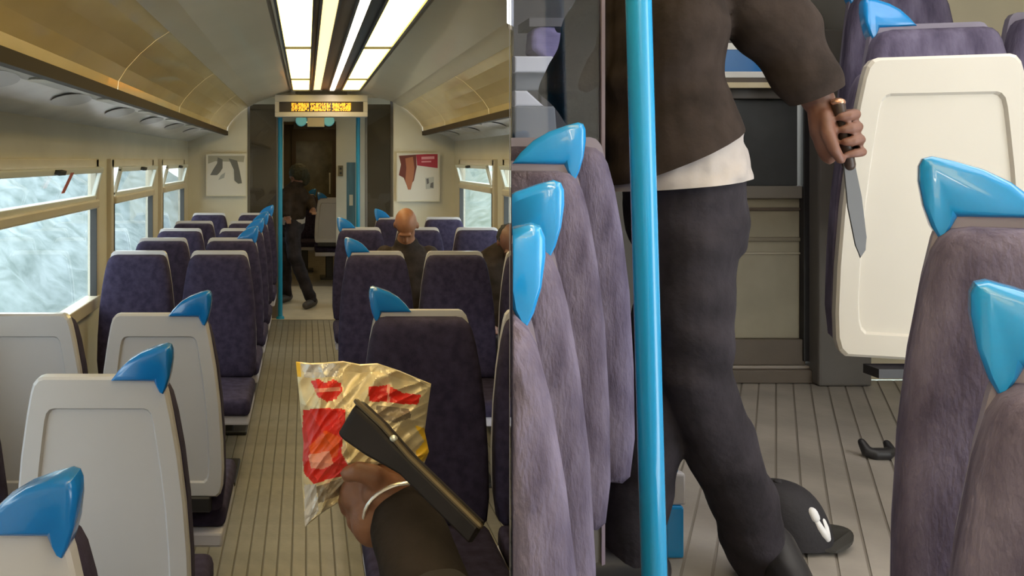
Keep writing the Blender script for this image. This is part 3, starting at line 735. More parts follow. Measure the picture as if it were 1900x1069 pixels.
# ------------------------------------------------------------------ crisp packet, black case and the sleeve in front
PY = 1.14
def packet():
    top = [(549, 671), (575, 674), (600, 673), (637, 670), (668, 676), (700, 674), (742, 688), (775, 702), (800, 712)]
    bot = [(566, 978), (585, 962), (606, 946), (634, 930), (662, 912), (690, 905), (720, 896), (752, 886), (784, 868)]
    mid = [(563, 822), (583, 822), (605, 820), (634, 818), (662, 812), (692, 806), (724, 802), (758, 800), (788, 800)]
    low = [(560, 885), (580, 882), (604, 878), (634, 874), (662, 868), (692, 862), (724, 858), (760, 850), (796, 838)]
    rows = [(0, top), (.47, mid), (.70, low), (1, bot)]
    NU, NV = 110, 126; rnd = random.Random(11)
    def lerp(a, b, t): return (a[0]+(b[0]-a[0])*t, a[1]+(b[1]-a[1])*t)
    def on(r, u):
        x = u*(len(r)-1); i = min(int(x), len(r)-2); return lerp(r[i], r[i+1], x-i)
    folds = [(rnd.uniform(-1, 1), rnd.uniform(-1, 1), rnd.uniform(-.6, 1.4), rnd.uniform(.006, .016)) for _ in range(16)]
    def crumple(u, v):
        z = 0
        for a, b_, c, h in folds:
            d = abs(math.sin((a*u*5+b_*v*6+c)*2.2)); z += h*(1-d)**2
        return z*.42
    bm = bmesh.new(); sheets = []
    uvp = {}
    for s in (0, 1):
        g = []
        for j in range(NV+1):
            v = j/NV; row = []
            for k_ in range(len(rows)-1):
                if rows[k_][0] <= v <= rows[k_+1][0]: break
            t = (v-rows[k_][0])/(rows[k_+1][0]-rows[k_][0])
            for i in range(NU+1):
                u = i/NU
                x, y = lerp(on(rows[k_][1], u), on(rows[k_+1][1], u), t)
                bulge = math.sin(math.pi*u)**.6*max(0, math.sin(math.pi*min(1, max(0, (v-.06)/.9))))**.6 if 0 < u < 1 else 0
                dep = (.022*bulge+crumple(u, v)*min(1, 4*min(u, 1-u)+.25)) if s == 0 else -.018*bulge
                edge = (i in (0, NU) or j in (0, NV))
                if edge: dep = crumple(u, v)*.25
                if s == 1 and edge: row.append(sheets[0][j][i]); continue
                vert = bm.verts.new(P(x, y, PY-dep)); row.append(vert); uvp[vert] = (x, y)
            g.append(row)
        sheets.append(g)
    def inpoly(p, poly):
        x, y = p; c = False; n = len(poly); j = n-1
        for i in range(n):
            if (poly[i][1] > y) != (poly[j][1] > y) and x < (poly[j][0]-poly[i][0])*(y-poly[i][1])/(poly[j][1]-poly[i][1])+poly[i][0]: c = not c
            j = i
        return c
    polys = [(1, [(564, 762), (600, 758), (643, 760), (640, 800), (634, 840), (648, 868), (640, 884), (606, 892), (584, 900), (566, 880), (560, 830)]),
             (2, [(574, 830), (604, 800), (632, 812), (628, 846), (600, 862), (580, 852)]),
             (5, [(573, 845), (612, 838), (620, 862), (600, 872), (578, 870)]),
             (1, [(578, 708), (592, 704), (604, 711), (618, 705), (634, 712), (636, 726), (624, 742), (608, 747), (590, 736)]),
             (5, [(584, 722), (630, 720), (630, 726), (586, 729)]),
             (1, [(684, 720), (720, 715), (748, 730), (782, 734), (776, 752), (740, 750), (708, 746), (686, 746)]),
             (5, [(719, 714), (724, 714), (724, 748), (719, 748)]),
             (3, [(770, 790), (800, 800), (800, 850), (780, 862), (772, 840), (788, 820)]),
             (3, [(546, 668), (558, 668), (560, 700), (548, 700)]),
             (4, [(700, 754), (760, 760), (764, 776), (735, 786), (700, 776)]),
             (4, [(588, 905), (636, 888), (642, 900), (636, 918), (592, 936)]),
             (6, [(566, 900), (588, 900), (592, 950), (566, 982)]),
             (6, [(560, 676), (632, 676), (626, 700), (566, 702)])]
    for s in (0, 1):
        g = sheets[s]
        for j in range(NV):
            for i in range(NU):
                f = bm.faces.new((g[j][i], g[j+1][i], g[j+1][i+1], g[j][i+1]) if s == 0 else (g[j][i], g[j][i+1], g[j+1][i+1], g[j+1][i]))
                f.smooth = False
                if s == 0:
                    x, y = uvp[g[j][i]]
                    for mi, pl in polys:
                        if inpoly((x+2, y+2), pl): f.material_index = mi
    ms = [mat('crinkled_cream_foil', (.66, .55, .35), .28, .25, var=.2, scale=30), mat('packet_red_print', (.62, .02, .012), .3, var=.1, scale=30),
          mat('packet_orange_print', (.72, .09, .01), .3), mat('packet_yellow_print', (.75, .46, .03), .3), mat('packet_brown_print', (.26, .20, .14), .3, .2),
          mat('packet_pink_print', (.72, .28, .20), .3), mat('packet_silver_foil', (.60, .57, .56), .22, .4)]
    o = obj('crisp_packet', bm, ms, recalc=False); tag(o, 'crumpled cream and red crisp packet held in a brown hand', 'packet')
packet()

def case():
    a = P(648, 775, 1.035); b = P(757, 864, .985); c = P(885, 990, .93)
    d = (b-a).normalized(); toward = Vector((0, -1, 0)); s = d.cross(toward).normalized(); 
    if s.z < 0: s = -s                                  # s: up-right across the case
    n = d.cross(s).normalized()
    if n.y > 0: n = -n
    bm = bmesh.new(); rings = []
    prof = lambda w, t: [(-w, -t*.4), (-w*.86, t*.7), (w*.55, t), (w*.92, t*.55), (w, -.1*t), (w*.9, -t)]
    for p, w, t in ((a, .026, .009), (a.lerp(b, .08), .028, .012), (a.lerp(b, .45), .025, .013), (a.lerp(b, .80), .018, .013), (b, .0145, .013), (b.lerp(c, .4), .0145, .013), (c, .0145, .013)):
        rings.append([bm.verts.new(p+s*x+n*y) for x, y in prof(w, t)])
    m = len(rings[0])
    for i in range(len(rings)-1):
        for k_ in range(m): bm.faces.new((rings[i][k_], rings[i][(k_+1) % m], rings[i+1][(k_+1) % m], rings[i+1][k_]))
    bm.faces.new(rings[0][::-1]); bm.faces.new(rings[-1])
    bmesh.ops.bevel(bm, geom=bm.edges[:], offset=.002, segments=1, affect='EDGES')
    t = empty('black_case', a); tag(t, 'long black hard case with its lit top edge put in as a brown strip, lying across the brown hand', 'case')
    o = obj('body', bm, mat('satin_black_case', (.012, .009, .010), .5, var=.2, scale=20, spec=.25)); o.parent = t; o.matrix_parent_inverse = Matrix.Translation(-a)
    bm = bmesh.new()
    tube(bm, [a+s*.024+n*.008, a.lerp(b, .5)+s*.021+n*.011, b+s*.012+n*.011, c+s*.012+n*.011], [.0038]*4, 8)  # light along the case's top edge, put in as a brown strip
    o = obj('lit_edge_strip', bm, mat('lit_edge_tone', (.10, .075, .045), .35, .5), t); o.matrix_parent_inverse = Matrix.Translation(-a)
    bm = bmesh.new(); q = a.lerp(b, .70)+s*.018+n*.013; ell(bm, q, .005, .004, .004)
    o = obj('stud', bm, ALU, t, True); o.matrix_parent_inverse = Matrix.Translation(-a)
case()

def arm_person():
    wr = P(752, 968, 1.06); el = Vector((.178, .70, 1.06)); sh = Vector((.24, .12, 1.36))
    b = bmesh.new()
    palm = P(706, 925, 1.10); kn = P(668, 898, 1.115)
    tube(b, [sh, el, wr], [.055, .048, .030], 14)
    tube(b, [wr, P(728, 948, 1.08), palm, kn], [(.031, .026), (.040, .030), (.046, .032), (.040, .024)], 14, side=(.6, 0, .8))
    # fingers folded under the packet's edge, thumb in front
    for i, (x0, y0, x1, y1, x2, y2, dy) in enumerate(((668, 880, 640, 868, 626, 880, .03), (655, 900, 628, 896, 622, 912, .028), (654, 925, 640, 930, 642, 946, .012), (664, 952, 655, 968, 665, 985, .0))):
        tube(b, [P(x0+24, y0+6, 1.10), P(x0, y0, 1.108+dy*.4), P(x1, y1, 1.115+dy), P(x2, y2, 1.12+dy)], [.013, .0125, .0115, .0095], 10)
    tube(b, [P(720, 905, 1.075), P(690, 882, 1.06), P(664, 874, 1.062), P(646, 880, 1.075)], [.018, .016, .0135, .0115], 10)
    ell(b, P(690, 965, 1.085), .030, .028, .036)
    ell(b, P(718, 915, 1.075), .034, .026, .026)
    p = objm('person', remesh(b, .0045, 5), SKIN, None, True); tag(p, 'foreground arm in a dark sleeve whose brown hand grips the crisp packet', 'person')
    b = bmesh.new(); c0 = wr.lerp(el, .02)
    tube(b, [wr+(wr-el).normalized()*-.005, wr.lerp(el, .3), wr.lerp(el, .6), el, sh], [.048, .055, .060, .072, .085], 20)
    objm('sleeve', remesh(b, .006, 3, .006, 14), mat('olive_black_sleeve', (.022, .017, .016), .85, var=.2, scale=20, bump=.2, bscale=60, spec=.12), p, True)
    # bracelet
    d = (wr-el).normalized(); bm = bmesh.new(); R = d.to_track_quat('Z', 'Y').to_matrix()
    cc = wr+d*.012; pts = []
    vs = []; SG, TG = 32, 8
    for i in range(SG):
        a = 2*math.pi*i/SG; ring = []
        for j in range(TG):
            q = 2*math.pi*j/TG; rr = .0535+.0025*math.cos(q); ring.append(bm.verts.new(cc+R @ Vector((rr*math.cos(a), rr*math.sin(a), .003*math.sin(q)))))
        vs.append(ring)
    for i in range(SG):
        for j in range(TG): bm.faces.new((vs[i][j], vs[(i+1) % SG][j], vs[(i+1) % SG][(j+1) % TG], vs[i][(j+1) % TG]))
    obj('bracelet', bm, mat('silver_bracelet', (.75, .70, .66), .25, .8), p, True)
    b = bmesh.new(); tube(b, [wr.lerp(el, .36), wr.lerp(el, .40), wr.lerp(el, .46)], [.060, .068, .066], 20)
    objm('sleeve_band', remesh(b, .006, 2), mat('black_band', (.012, .009, .010), .8), p, True)
arm_person()

# ------------------------------------------------------------------ RIGHT PICTURE HALF: the vestibule seen close up
RF = .68; RB = 3.69
def on_floor(px, Y): return Vector(((px-CX)/FPX*Y, Y, RF))
# partition between the two rooms: a slim wedge along the seam
bm = bmesh.new()
def seam(Y, off): return (PL*Y+off, Y)
pp = [seam(YD0, 0), seam(YD1, 0), seam(YD1, .004), seam(YD0, .0006)]
prism(bm, [(x, y, 0) for x, y in pp], (0, 0, 2.9))
struct(obj('wall_divider', bm, mat('divider_panel', (.10, .09, .09), .6)), 'thin grey partition panel between the two interiors', 'wall')
# platform floor
bm = bmesh.new()
pts = [(seam(.9, .003)[0], .9, RF-.0035), (3.5, .9, RF-.0035), (3.5, RB, RF-.0035), (seam(RB, .022)[0], RB, RF-.0035)]
prism(bm, pts, (0, 0, -.05))
rfl = struct(obj('floor_vestibule_near', bm, RFJOINT), 'taupe ribbed vestibule floor in the right picture half', 'floor')
ang = math.atan2(1440-CX, FPX)
dirv = Vector((math.sin(ang), math.cos(ang), 0)); perp = Vector((math.cos(ang), -math.sin(ang), 0))
w_ = .066; base = on_floor(1440, 2.4)
me_s = None
for i in range(-13, 14):
    # strip clipped by the platform outline
    c0 = base+perp*(i*w_)
    quad = [c0-dirv*2.2+perp*.003, c0+dirv*2.2+perp*.003, c0+dirv*2.2+perp*(w_-.004), c0-dirv*2.2+perp*(w_-.004)]
    bm = bmesh.new(); prism(bm, [(q.x, q.y, RF-.012) for q in quad], (0, 0, .012))
    for co, no in (((0, .92, 0), (0, -1, 0)), ((0, RB-.01, 0), (0, 1, 0)), ((.012, 0, 0), (-PLN.x, -PLN.y, 0)), ((3.45, 0, 0), (1, 0, 0))):
        r = bmesh.ops.bisect_plane(bm, geom=bm.verts[:]+bm.edges[:]+bm.faces[:], plane_co=co, plane_no=no, clear_outer=True)
        es = [e for e in r['geom_cut'] if isinstance(e, bmesh.types.BMEdge)]
        if es: bmesh.ops.holes_fill(bm, edges=es, sides=0)
    if len(bm.faces) == 0: bm.free(); continue
    obj('floor_strip', bm, RFLOOR, rfl)

# shell of the right room
wallbox('wall_vestibule_side', 3.5, 3.56, .2, RB+.06, .2, 2.9, CREAM, label='cream side wall right of the near vestibule')
struct(boxo('ceiling_vestibule_near', .2, 3.5, YN, RB+.06, 2.86, 2.9, CREAM), 'ceiling over the near vestibule', 'ceiling')
q = RB/FPX
dx0, dx1 = P(1318, 0, RB).x, P(1500, 0, RB).x
zl = P(0, 60, RB).z
BACKW = mat('dark_taupe_wall', (.10, .092, .085), .5, var=.08, scale=3)
wallbox('wall_vestibule_back_left', seam(RB, .02)[0], dx0, RB, RB+.05, RF, 2.86, BACKW, label='dark taupe wall behind the standing person')
wallbox('wall_vestibule_back_right', P(1588, 0, RB).x, 3.5, RB, RB+.05, RF, 2.86, mat('warm_cream_wall', (.60, .54, .40), .5, var=.04, scale=3), label='warm cream wall above the dark seats in the right half')
wallbox('wall_vestibule_back_header', dx0, P(1588, 0, RB).x, RB, RB+.05, P(0, 92, RB).z, 2.86, BACKW, label='dark taupe wall over the glazed door')
# door
dr = struct(empty('door_4', (P(1415, 0, RB-.02).x, RB-.02, RF)), 'glazed taupe vestibule door behind the standing person', 'door')
D0 = dr.location
def dbox(nm, px0, px1, py0, py1, d0, d1, m, bev=.004, par=None):
    a = P(px0, py0, RB-.02); b = P(px1, py1, RB-.02)
    return boxo(nm, a.x-D0.x, b.x-D0.x, d0, d1, max(b.z-D0.z, 0.0), a.z-D0.z, m, dr, bev)
dbox('door_column', 1494, 1590, 60, 706, -.10, .05, TAUPE, .01)
dbox('door_column_groove', 1484, 1496, 170, 668, -.03, .05, BLACK)
dbox('top_rail', 1318, 1486, 165, 184, -.03, .03, TAUPE)
dbox('head_panel', 1318, 1496, 92, 166, .0, .03, mat('grey_head_panel', (.16, .15, .14), .5))
dbox('upper_pane', 1340, 1480, 184, 345, .0, .01, mat('dark_grey_glass', (.075, .08, .085), .12, var=.25, scale=3))
dbox('mid_rail', 1318, 1484, 345, 368, -.02, .03, mat('grey_mid_rail', (.22, .20, .18), .5))
dbox('lower_pane', 1335, 1484, 368, 628, .0, .01, BEIGE)
dbox('pane_line', 1335, 1484, 385, 391, -.006, .0, TAUPE2)
dbox('pane_line', 1335, 1484, 440, 448, -.006, .0, mat('beige_dark', (.22, .19, .14), .5))
dbox('pane_line', 1335, 1484, 468, 472, -.006, .0, mat('beige_light', (.42, .38, .30), .5))
dbox('kick_rail', 1318, 1490, 628, 676, -.02, .03, TAUPE2)
dbox('kick_trim', 1318, 1496, 676, 682, -.03, .02, mat('kick_trim_pale', (.30, .26, .23), .4))
dbox('sill', 1318, 1590, 682, 706, -.05, .04, TAUPE2)
dbox('left_stile', 1318, 1340, 184, 706, -.02, .03, TAUPE)
# blue sign with white bars over the door
sg = empty('door_sign', P(1385, 118, RB-.10)); tag(sg, 'blue sign with white bars over the glazed door', 'sign')
kk = (RB-.10)/FPX
pxbox('blue_plate', 1325, 1450, 92, 135, .0, .02, BLUE, sg, 1385, 118, kk)
pxbox('white_bar', 1325, 1450, 80, 92, -.004, .02, mat('white_enamel', (.8, .8, .78), .3), sg, 1385, 118, kk)
pxbox('white_bar', 1325, 1450, 133, 144, -.004, .02, mat('white_enamel', (.8, .8, .78), .3), sg, 1385, 118, kk)
pxbox('backing', 1325, 1450, 144, 153, .0, .02, TAUPE2, sg, 1385, 118, kk)
pxbox('cream_bar', 1325, 1450, 153, 163, -.004, .02, mat('cream_enamel', (.72, .62, .42), .3), sg, 1385, 118, kk)
pxbox('mount', 1360, 1440, 80, 163, .02, .08, TAUPE2, sg, 1385, 118, kk)

# glass draught screen at the left with its lilac edge
gs = empty('draught_screen', (P(1030, 0, 1.87).x, 1.87, RF)); tag(gs, 'clear glass draught screen at the left of the right picture half', 'screen')
x0 = seam(1.87, .006)[0]-gs.location.x; x1 = P(1113, 0, 1.87).x-gs.location.x
boxo('pane', x0, x1, -.004, .004, .5, 2.16, GLASSR, gs)
boxo('edge_post', x1, x1+.008, -.012, .012, 0.0, 2.18, PURPLETRIM, gs)
boxo('bottom_panel', x0, x1, -.006, .006, 0, .5, TAUPE, gs)
# luggage shelf seen through the glass
ls = empty('luggage_shelf', (P(1000, 0, 2.9).x, 2.9, RF)); tag(ls, 'pale luggage shelves behind the glass screen', 'shelf')
PALE = mat('pale_shelf', (.85, .87, .86), .35); GREYS = mat('grey_shelf_back', (.28, .30, .30), .5)
def shelf(nm, px0, px1, px1b, py0, py1, Y0, Y1, m):
    bm = bmesh.new(); a = P(px0, py0, Y0); b = P(px1, py0, Y0); c = P(px1b, py1, Y0); d = P(px0, py1, Y0)
    prism(bm, [v-ls.location for v in (a, b, c, d)], (0, Y1-Y0, 0), .006); return obj(nm, bm, m, ls)
shelf('shelf_board', 955, 1025, 1062, 104, 134, 2.75, 2.79, PALE)
shelf('shelf_board', 955, 978, 1010, 168, 197, 2.70, 2.74, PALE)
shelf('back_panel', 955, 1062, 1020, 134, 168, 2.80, 2.84, GREYS)
shelf('lower_panel', 955, 1030, 1040, 197, 320, 2.80, 2.84, GREYS)
boxo('upright', P(1000, 0, 2.95).x-ls.location.x, P(1012, 0, 2.95).x-ls.location.x, .02, .06, 0, P(0, 110, 2.95).z-RF, TAUPE, ls)
bm = bmesh.new()
pts = [(988, 56), (1003, 48), (1035, 48), (1030, 62), (1052, 86), (1068, 82), (1092, 50), (1108, 54), (1112, 84), (1098, 100), (1090, 118), (1062, 128), (1030, 110), (1000, 106), (986, 92)]
prism(bm, [P(x, y, 2.8) for x, y in pts], (0, .10, 0), .015, 3)
cb = objm('lilac_bag', remesh(bm, .008, 4, .006, 20), mat('lilac_cloth', (.30, .26, .44), .8, var=.15, scale=12)); tag(cb, 'slumped lilac cloth bag on the pale shelf behind the glass', 'bag')
bm = bmesh.new(); box(bm, -.045, .045, 0, .08, -.03, .03, .01)
gb = obj('grey_box', bm, mat('grey_box_mat', (.36, .37, .40), .4)); gb.location = P(1091, 22, 2.8); tag(gb, 'small grey box above the lilac bag behind the glass', 'box')
boxo_s = boxo('upper_rack_bar', P(975, 0, 2.85).x, P(1150, 0, 2.85).x, 2.8, 2.95, P(0, 33, 2.8).z-.03, P(0, 33, 2.8).z, TAUPE); tag(boxo_s, 'dark rack bar under the small grey box behind the glass', 'rack')

# seats of the right half
GQ = 'blue-handled seats at the left of the right picture half'
def corner_seat(px, py, Y, side, away, label, group, aisle, sc=1.0, cutpl=None, D=SM2, **kw):
    """place a seat by its aisle-side top corner"""
    c = P(px, py, Y); yaw = -math.atan2(c.x, c.y)*.85
    r = (0 if away else math.pi)+yaw
    loc = Vector(((side if away else -side)*.150*sc, -.047*sc, 1.156*sc))
    o = c-Matrix.Rotation(r, 3, 'Z') @ loc
    return seat(o.x, o.y, o.z, away, label, group, aisle, D, tip=None, sc=sc, cutpl=cutpl, yaw=yaw, **kw)
CP = ((.004, 0, 0), (-PLN.x, -PLN.y, 0))
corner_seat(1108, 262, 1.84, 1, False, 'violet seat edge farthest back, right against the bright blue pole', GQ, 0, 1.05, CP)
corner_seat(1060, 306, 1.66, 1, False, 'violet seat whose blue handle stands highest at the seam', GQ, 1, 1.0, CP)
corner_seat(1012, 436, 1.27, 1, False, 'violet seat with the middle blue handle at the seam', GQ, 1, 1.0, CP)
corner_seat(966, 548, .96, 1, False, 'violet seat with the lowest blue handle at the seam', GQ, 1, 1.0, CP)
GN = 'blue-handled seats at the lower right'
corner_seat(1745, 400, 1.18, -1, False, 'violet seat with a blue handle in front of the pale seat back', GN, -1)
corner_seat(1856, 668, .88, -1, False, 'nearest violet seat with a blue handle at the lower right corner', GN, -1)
# pale-backed seat behind the knife
tw = P(1766, 102, 2.05)
seat(tw.x, 2.05+.055, tw.z-1.164*1.25, True, 'large pale-backed seat behind the hand with the knife, shell tinted as warm-lit', None, 0, SM3, tip=None, ped=False, sc=1.06, scz=1.25, brk=False, yaw=-.30)
bw = boxo('support_beam', P(1636, 0, 2.1).x, 3.5, 2.11, 2.17, P(0, 697, 2.14).z, P(0, 680, 2.14).z, BLACK); tag(bw, 'black beam carrying the pale-backed seat from the side wall', 'beam')
def tall(px, py, Y, sc, *a):
    zt_ = P(0, py, Y).z
    seat(P(px, 0, Y).x, Y, RF, False, *a, SM2, tip=None, ped=False, sc=sc, scz=(zt_-RF)/1.164, yaw=-.25)
b2 = boxo('support_beam', P(1680, 0, 2.8).x, 3.5, 2.78, 2.84, 1.22, 1.28, BLACK); tag(b2, 'black beam under the dark seats behind the pale-backed seat', 'beam')
tall(1728, 42, 2.75, 1.1, 'dark seat right behind the pale-backed seat', None, -1)
tall(1662, -22, 3.25, 1.0, 'grey dark seat at the top edge beyond the pale-backed seat', None, -1)
tall(1985, 18, 2.85, 1.1, 'dark seat cropped at the top right corner', None, 0)

# bright blue pole
ptop = P(1183, -60, 1.60); pbot = P(1214, 1075, 1.60)
zb, zt = RF, 2.84
sl = (ptop.x-pbot.x)/(ptop.z-pbot.z); xb = pbot.x+sl*(zb-pbot.z)
pole('grab_pole', xb, 1.60, zb, zt, .0245, POLE, 'bright blue grab pole in front of the standing person', lean=(sl*(zt-zb), 0))

# small blue bin and bracket behind the pole
bn = empty('wall_bin', on_floor(1247, 2.05)); tag(bn, 'small blue bin with a pale bracket beside the blue pole', 'bin')
kk = 2.05/FPX
boxo('bin_body', -.025, .022, -.02, .02, 0.0, .13, BLUE2, bn, .006)
boxo('bin_bracket', -.03, .03, -.012, .016, .13, .21, mat('pale_bracket', (.50, .47, .47), .4), bn, .006)
boxo('bin_top', -.03, .012, -.014, .018, .21, .29, BLUE2, bn, .008)
boxo('silver_clip', -.026, -.012, -.03, -.012, .15, .18, ALU, bn, .003)

# standing person
def standing():
    Y = 1.90; Q = lambda x, y, dy=0: P(x, y, Y+dy)
    b = bmesh.new()
    hd = Q(1205, -235, .02); head(b, hd, Vector((-.9, .35, -.15)), 1.0)
    tube(b, [Q(1272, 395), Q(1262, 320), Q(1238, 200), Q(1228, 60), Q(1226, -60), Q(1218, -120), Q(1208, -190)],
         [(.11, .13), (.115, .135), (.10, .13), (.10, .16), (.09, .15), (.06, .07), (.052, .055)], 20, side=(1, 0, 0))
    armR = [Q(1322, -62, -.06), Q(1458, 74, -.08), Q(1520, 190, -.10)]
    armL = [Q(1150, -45, .06), Q(1062, 170, .05), Q(1140, 262, .10)]
    tube(b, armR, [.062, .048, .033], 14); tube(b, armL, [.06, .046, .034], 14)
    # left hand resting at the pocket
    e = armL[-1]
    ell(b, e+Vector((.03, .02, -.04)), .036, .028, .048)
    for k_ in range(4): tube(b, [e+Vector((.03+(k_-1.5)*.016, .02, -.07)), e+Vector((.045+(k_-1.5)*.014, .03, -.12))], [.0095, .008], 8)
    tube(b, [e+Vector((.0, .0, -.02)), e+Vector((-.01, -.015, -.07))], [.012, .0095], 8)
    # knife hand
    at, ab = P(1557, 205, 1.76), P(1573, 296, 1.76)
    wrist = P(1524, 205, 1.79)
    R_H = .016
    A = ab-at; ax = A.normalized(); L = A.length
    back = Vector((-1, .25, .0)); back = (back-ax*back.dot(ax)).normalized(); fr_ = ax.cross(back).normalized()
    if fr_.y > 0: fr_ = -fr_
    mid = at+A*.5; pc = mid+back*.030+Vector((0, .010, 0))
    R = Matrix((back, fr_, ax)).transposed()
    ell(b, pc, .023, .034, L*.56, R)
    tube(b, [wrist, pc-ax*L*.12], [(.028, .026), (.026, .034)], 12)
    for i in range(4):
        base = at+A*(.12+.255*i); rad = R_H+.0085; fr0 = .0118 if i < 3 else .0102; pts = []
        # from the palm (back) round the far side, the outer side, then over the front
        for a in (200, 235, 270, 310, 350, 30, 70, 105):
            an = math.radians(a)
            ext = rad*(1.18 if a in (310, 350, 30) else 1.0)
            pts.append(base+(-back*math.cos(math.radians(a)) )*ext*1.0 + fr_*math.sin(math.radians(a))*ext)
        tube(b, pts, [fr0*1.05, fr0*1.1, fr0*1.1, fr0*1.08, fr0*1.05, fr0, fr0*.95, fr0*.82], 10)
    # thumb along the palm side, tip pointing down the front
    tube(b, [P(1532, 215, 1.765), P(1537, 250, 1.742), P(1548, 278, 1.734), P(1560, 297, 1.738)], [.016, .0145, .0125, .0098], 10)
    legA = [Q(1285, 385, -.05), Q(1283, 540, -.07), Q(1286, 690, -.08), Q(1352, 870, -.03), Q(1422, 1060, .02)]
    legB = [Q(1262, 390, .06), Q(1246, 540, .03), Q(1224, 690, .0), Q(1196, 870, .0), Q(1168, 1030, .0)]
    for l in (legA, legB): tube(b, l, [.085, .078, .058, .052, .038], 14)
    fA = Vector((legA[-1].x, legA[-1].y, 0)); fB = Vector((legB[-1].x, legB[-1].y, 0))
    tube(b, [Vector((fA.x+.01, fA.y, RF+.085)), Vector((fA.x+.0, fA.y-.10, RF+.045)), Vector((fA.x-.01, fA.y-.15, RF+.035))], [.04, .038, .03], 10)
    tube(b, [Vector((fB.x+.03, fB.y-.02, RF+.05)), Vector((fB.x-.10, fB.y+.0, RF+.035))], [.042, .032], 10)
    p = objm('person', remesh(b, .0042, 4), SKIN2, None, True); tag(p, 'standing person in brown-black jacket and charcoal trousers holding a knife', 'person')
    # jacket
    b = bmesh.new()
    tube(b, [Q(1258, 345), Q(1245, 262), Q(1228, 160), Q(1226, 60), Q(1224, -50), Q(1220, -105)], [(.170, .19), (.150, .178), (.132, .172), (.128, .20), (.118, .185), (.075, .09)], 24, side=(1, 0, 0))
    tube(b, armR, [.088, .078, .055], 18); tube(b, armL, [.085, .075, .06], 18)
    me = remesh(b, .007, 3, .014, 7)
    pa, pb_ = Q(1140, 338), Q(1350, 238)
    dv = (pb_-pa).normalized(); no = Vector((dv.z, 0, -dv.x)); 
    if no.z > 0: no = -no
    cut(me, pa, no)
    cut(me, P(1520, 212, 1.8), (armR[-1]-armR[-2]).normalized())
    objm('jacket', me, COAT, p, True)
    # white t-shirt below it
    b = bmesh.new(); tube(b, [Q(1258, 400), Q(1256, 330), Q(1252, 250), Q(1246, 200)], [(.160, .175), (.152, .168), (.135, .16), (.115, .15)], 24, side=(1, 0, 0))
    me = remesh(b, .006, 2, .010, 16); pa, pb_ = Q(1140, 354), Q(1365, 330); dv = (pb_-pa).normalized(); no = Vector((dv.z, 0, -dv.x))
    if no.z > 0: no = -no
    cut(me, pa, no); objm('tshirt', me, WHITE, p, True)
    b = bmesh.new(); tube(b, [Q(1272, 420), Q(1266, 370), Q(1262, 325)], [(.128, .15), (.132, .155), (.125, .15)], 22, side=(1, 0, 0))
    tube(b, legA, [.097, .092, .078, .080, .066], 18); tube(b, legB, [.095, .088, .076, .072, .062], 18)
    objm('trousers', remesh(b, .007, 3, .012, 8), JEAN, p, True)
    b = bmesh.new()
    tube(b, [Vector((fA.x+.015, fA.y, RF+.09)), Vector((fA.x+.0, fA.y-.10, RF+.05)), Vector((fA.x-.01, fA.y-.16, RF+.042))], [.05, .048, .04], 12)
    objm('shoe', remesh(b, .008, 2), BLACK, p, True)
    b = bmesh.new()
    tube(b, [Vector((fB.x+.035, fB.y-.02, RF+.055)), Vector((fB.x-.11, fB.y+.0, RF+.044))], [.052, .042], 12)
    objm('shoe', remesh(b, .008, 2), BLACK, p, True)
    b = bmesh.new(); ell(b, hd+Vector((.015, 0, .04)), .088, .088, .085); ell(b, hd+Vector((.045, 0, -.01)), .06, .078, .07)
    objm('hair', remesh(b, .007, 2, .006, 50), HAIR, p, True)
    # knife, held: a thing of its own
    kn = empty('knife', ab); tag(kn, 'long grey kitchen knife held point down in the fist', 'knife')
    def rel(o): o.parent = kn; o.matrix_parent_inverse = Matrix.Translation(-ab); return o
    bm = bmesh.new(); tube(bm, [at-ax*.012, at+A*.5, ab+ax*.012], [(.013, .016), (.012, .015), (.013, .016)], 12, side=tuple(back)); rel(obj('handle', bm, mat('dark_wood_handle', (.045, .025, .018), .4), None, True))
    bm = bmesh.new(); ell(bm, at-ax*.018, .015, .015, .010); rel(obj('butt_cap', bm, mat('copper_cap', (.55, .30, .20), .25, .7), None, True))
    bl = [P(x, y, 1.755) for x, y in ((1565, 300), (1587, 304), (1599, 365), (1608, 440), (1607, 464), (1597, 479), (1588, 455), (1574, 385))]
    bm = bmesh.new(); prism(bm, bl, (0, .004, 0), .0012, 1); rel(obj('blade', bm, mat('grey_steel', (.10, .10, .105), .5, .4)))
standing()

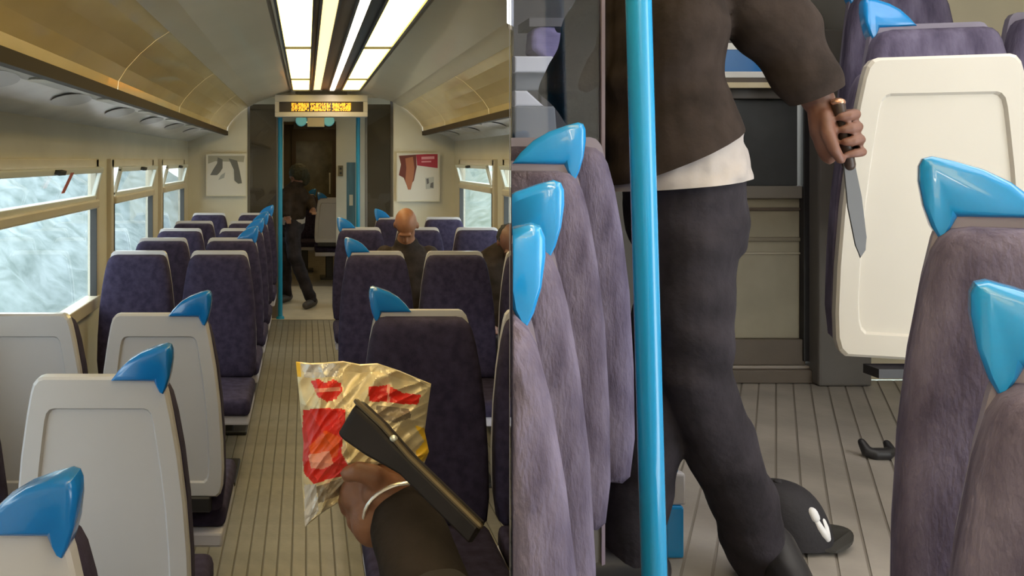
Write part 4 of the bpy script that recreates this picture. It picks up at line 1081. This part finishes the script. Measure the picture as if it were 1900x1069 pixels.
# cap on the floor
def cap():
    c = on_floor(1488, 2.12); s = 2.12/FPX
    t = empty('baseball_cap', c); tag(t, 'black baseball cap with a white emblem lying on the floor', 'cap')
    bm = bmesh.new(); NU, NV = 36, 14; rings = []
    for j in range(NV+1):
        v = j/NV; th_ = v*math.pi/2; ring = []
        for i in range(NU):
            a = 2*math.pi*i/NU
            r = .100*math.cos(th_)**.62; z = .142*math.sin(th_)**1.05
            if j == NV: r = .0
            x = r*1.02*math.cos(a)-.03*v; y = r*.92*math.sin(a)
            ring.append(bm.verts.new((x, y, z+.012)))
        rings.append(ring)
    for j in range(NV):
        for i in range(NU): bm.faces.new((rings[j][i], rings[j][(i+1) % NU], rings[j+1][(i+1) % NU], rings[j+1][i]))
    bm.faces.new(rings[0][::-1]); bmesh.ops.remove_doubles(bm, verts=bm.verts, dist=1e-5)
    CAPM = mat('black_cap_cloth', (.014, .012, .016), .8, bump=.15, bscale=120)
    crown = obj('crown', bm, CAPM, t, True); crown.location = (-.03, 0, 0)
    bm = bmesh.new()
    outer = []; inner = []
    for i in range(17):
        a = math.radians(-68+136*i/16); outer.append((.0+.118*math.cos(a), .088*math.sin(a), .010+.022*math.cos(a*1.1)**2)); 
    for i in range(17):
        a = math.radians(68-136*i/16); inner.append((-.03+.096*math.cos(a), .085*math.sin(a), .014))
    prism(bm, outer+inner, (0, 0, .006)); obj('brim', bm, mat('cap_brim', (.035, .033, .030), .7), t)
    bm = bmesh.new(); ell(bm, (-.06, 0, .155), .010, .010, .006); obj('top_button', bm, CAPM, crown, True).location = (.03, 0, 0)
    # emblem: small round over a forked loop, on the crown facing front-right
    def em(z0, da):     # point on crown surface
        v = math.asin(min(1, (z0-.012)/.142)); r = .100*math.cos(v)**.62-.0045
        return Vector((-.03+r*1.02*math.cos(da)-.03*(v/(math.pi/2)), r*.92*math.sin(da), z0))
    bm = bmesh.new(); a0 = math.radians(-60)
    def blob(path, rads):
        tube(bm, [em(z, a0+da) for z, da in path], rads, 10)
    tube(bm, [em(.104, a0-.02), em(.094, a0-.02)], [(.013, .013), (.013, .013)], 12)
    blob([(.088, -.02), (.072, .02), (.055, .10), (.042, .20)], [.008, .010, .011, .010])
    blob([(.080, .30), (.066, .29), (.052, .25), (.042, .20)], [.007, .0085, .009, .010])
    em_o = obj('emblem', bm, mat('white_embroidery', (.75, .75, .78), .6), crown, True); em_o.location = (.03, 0, 0); em_o['label'] = 'white embroidered emblem'
    t.rotation_euler = (0, 0, math.radians(-8))
cap()
# small black clip and paper scrap on the floor
c = on_floor(1630, 2.72)
bm = bmesh.new(); tube(bm, [c+Vector((-.042, .02, .045)), c+Vector((-.040, 0, .022)), c+Vector((-.02, -.01, .016)), c+Vector((.02, -.01, .016)), c+Vector((.042, 0, .022)), c+Vector((.044, .02, .040))], [.013, .019, .021, .021, .019, .013], 12)
o = objm('black_clip', remesh(bm, .004, 2), BLACK, None, True); tag(o, 'small black U-shaped clip lying on the grey floor', 'clip')
bm = bmesh.new(); c = on_floor(1676, 2.1); prism(bm, [c+Vector(v) for v in ((-.012, -.006, .001), (.012, -.004, .001), (.010, .006, .004), (-.006, .007, .003))], (0, 0, .001))
tag(obj('paper_scrap', bm, mat('white_enamel', (.8, .8, .78), .3)), 'tiny white paper scrap on the floor beside the violet seat', 'paper')

# lamps added out of view to light the right room and its seat fronts
DIFF4 = mat('added_neutral_diffuser', (.9, .9, .88), .5, emit=(1.0, .92, .84), estr=2.15)
light_panel('ceiling_light', 1.0, 1.7, .2, 2.9, DIFF4, 'added unseen ceiling light over the near vestibule', z=2.84)
light_panel('ceiling_light', 1.9, 2.6, -.9, 2.2, DIFF4, 'added unseen ceiling light over the seats at the lower right', z=2.84)
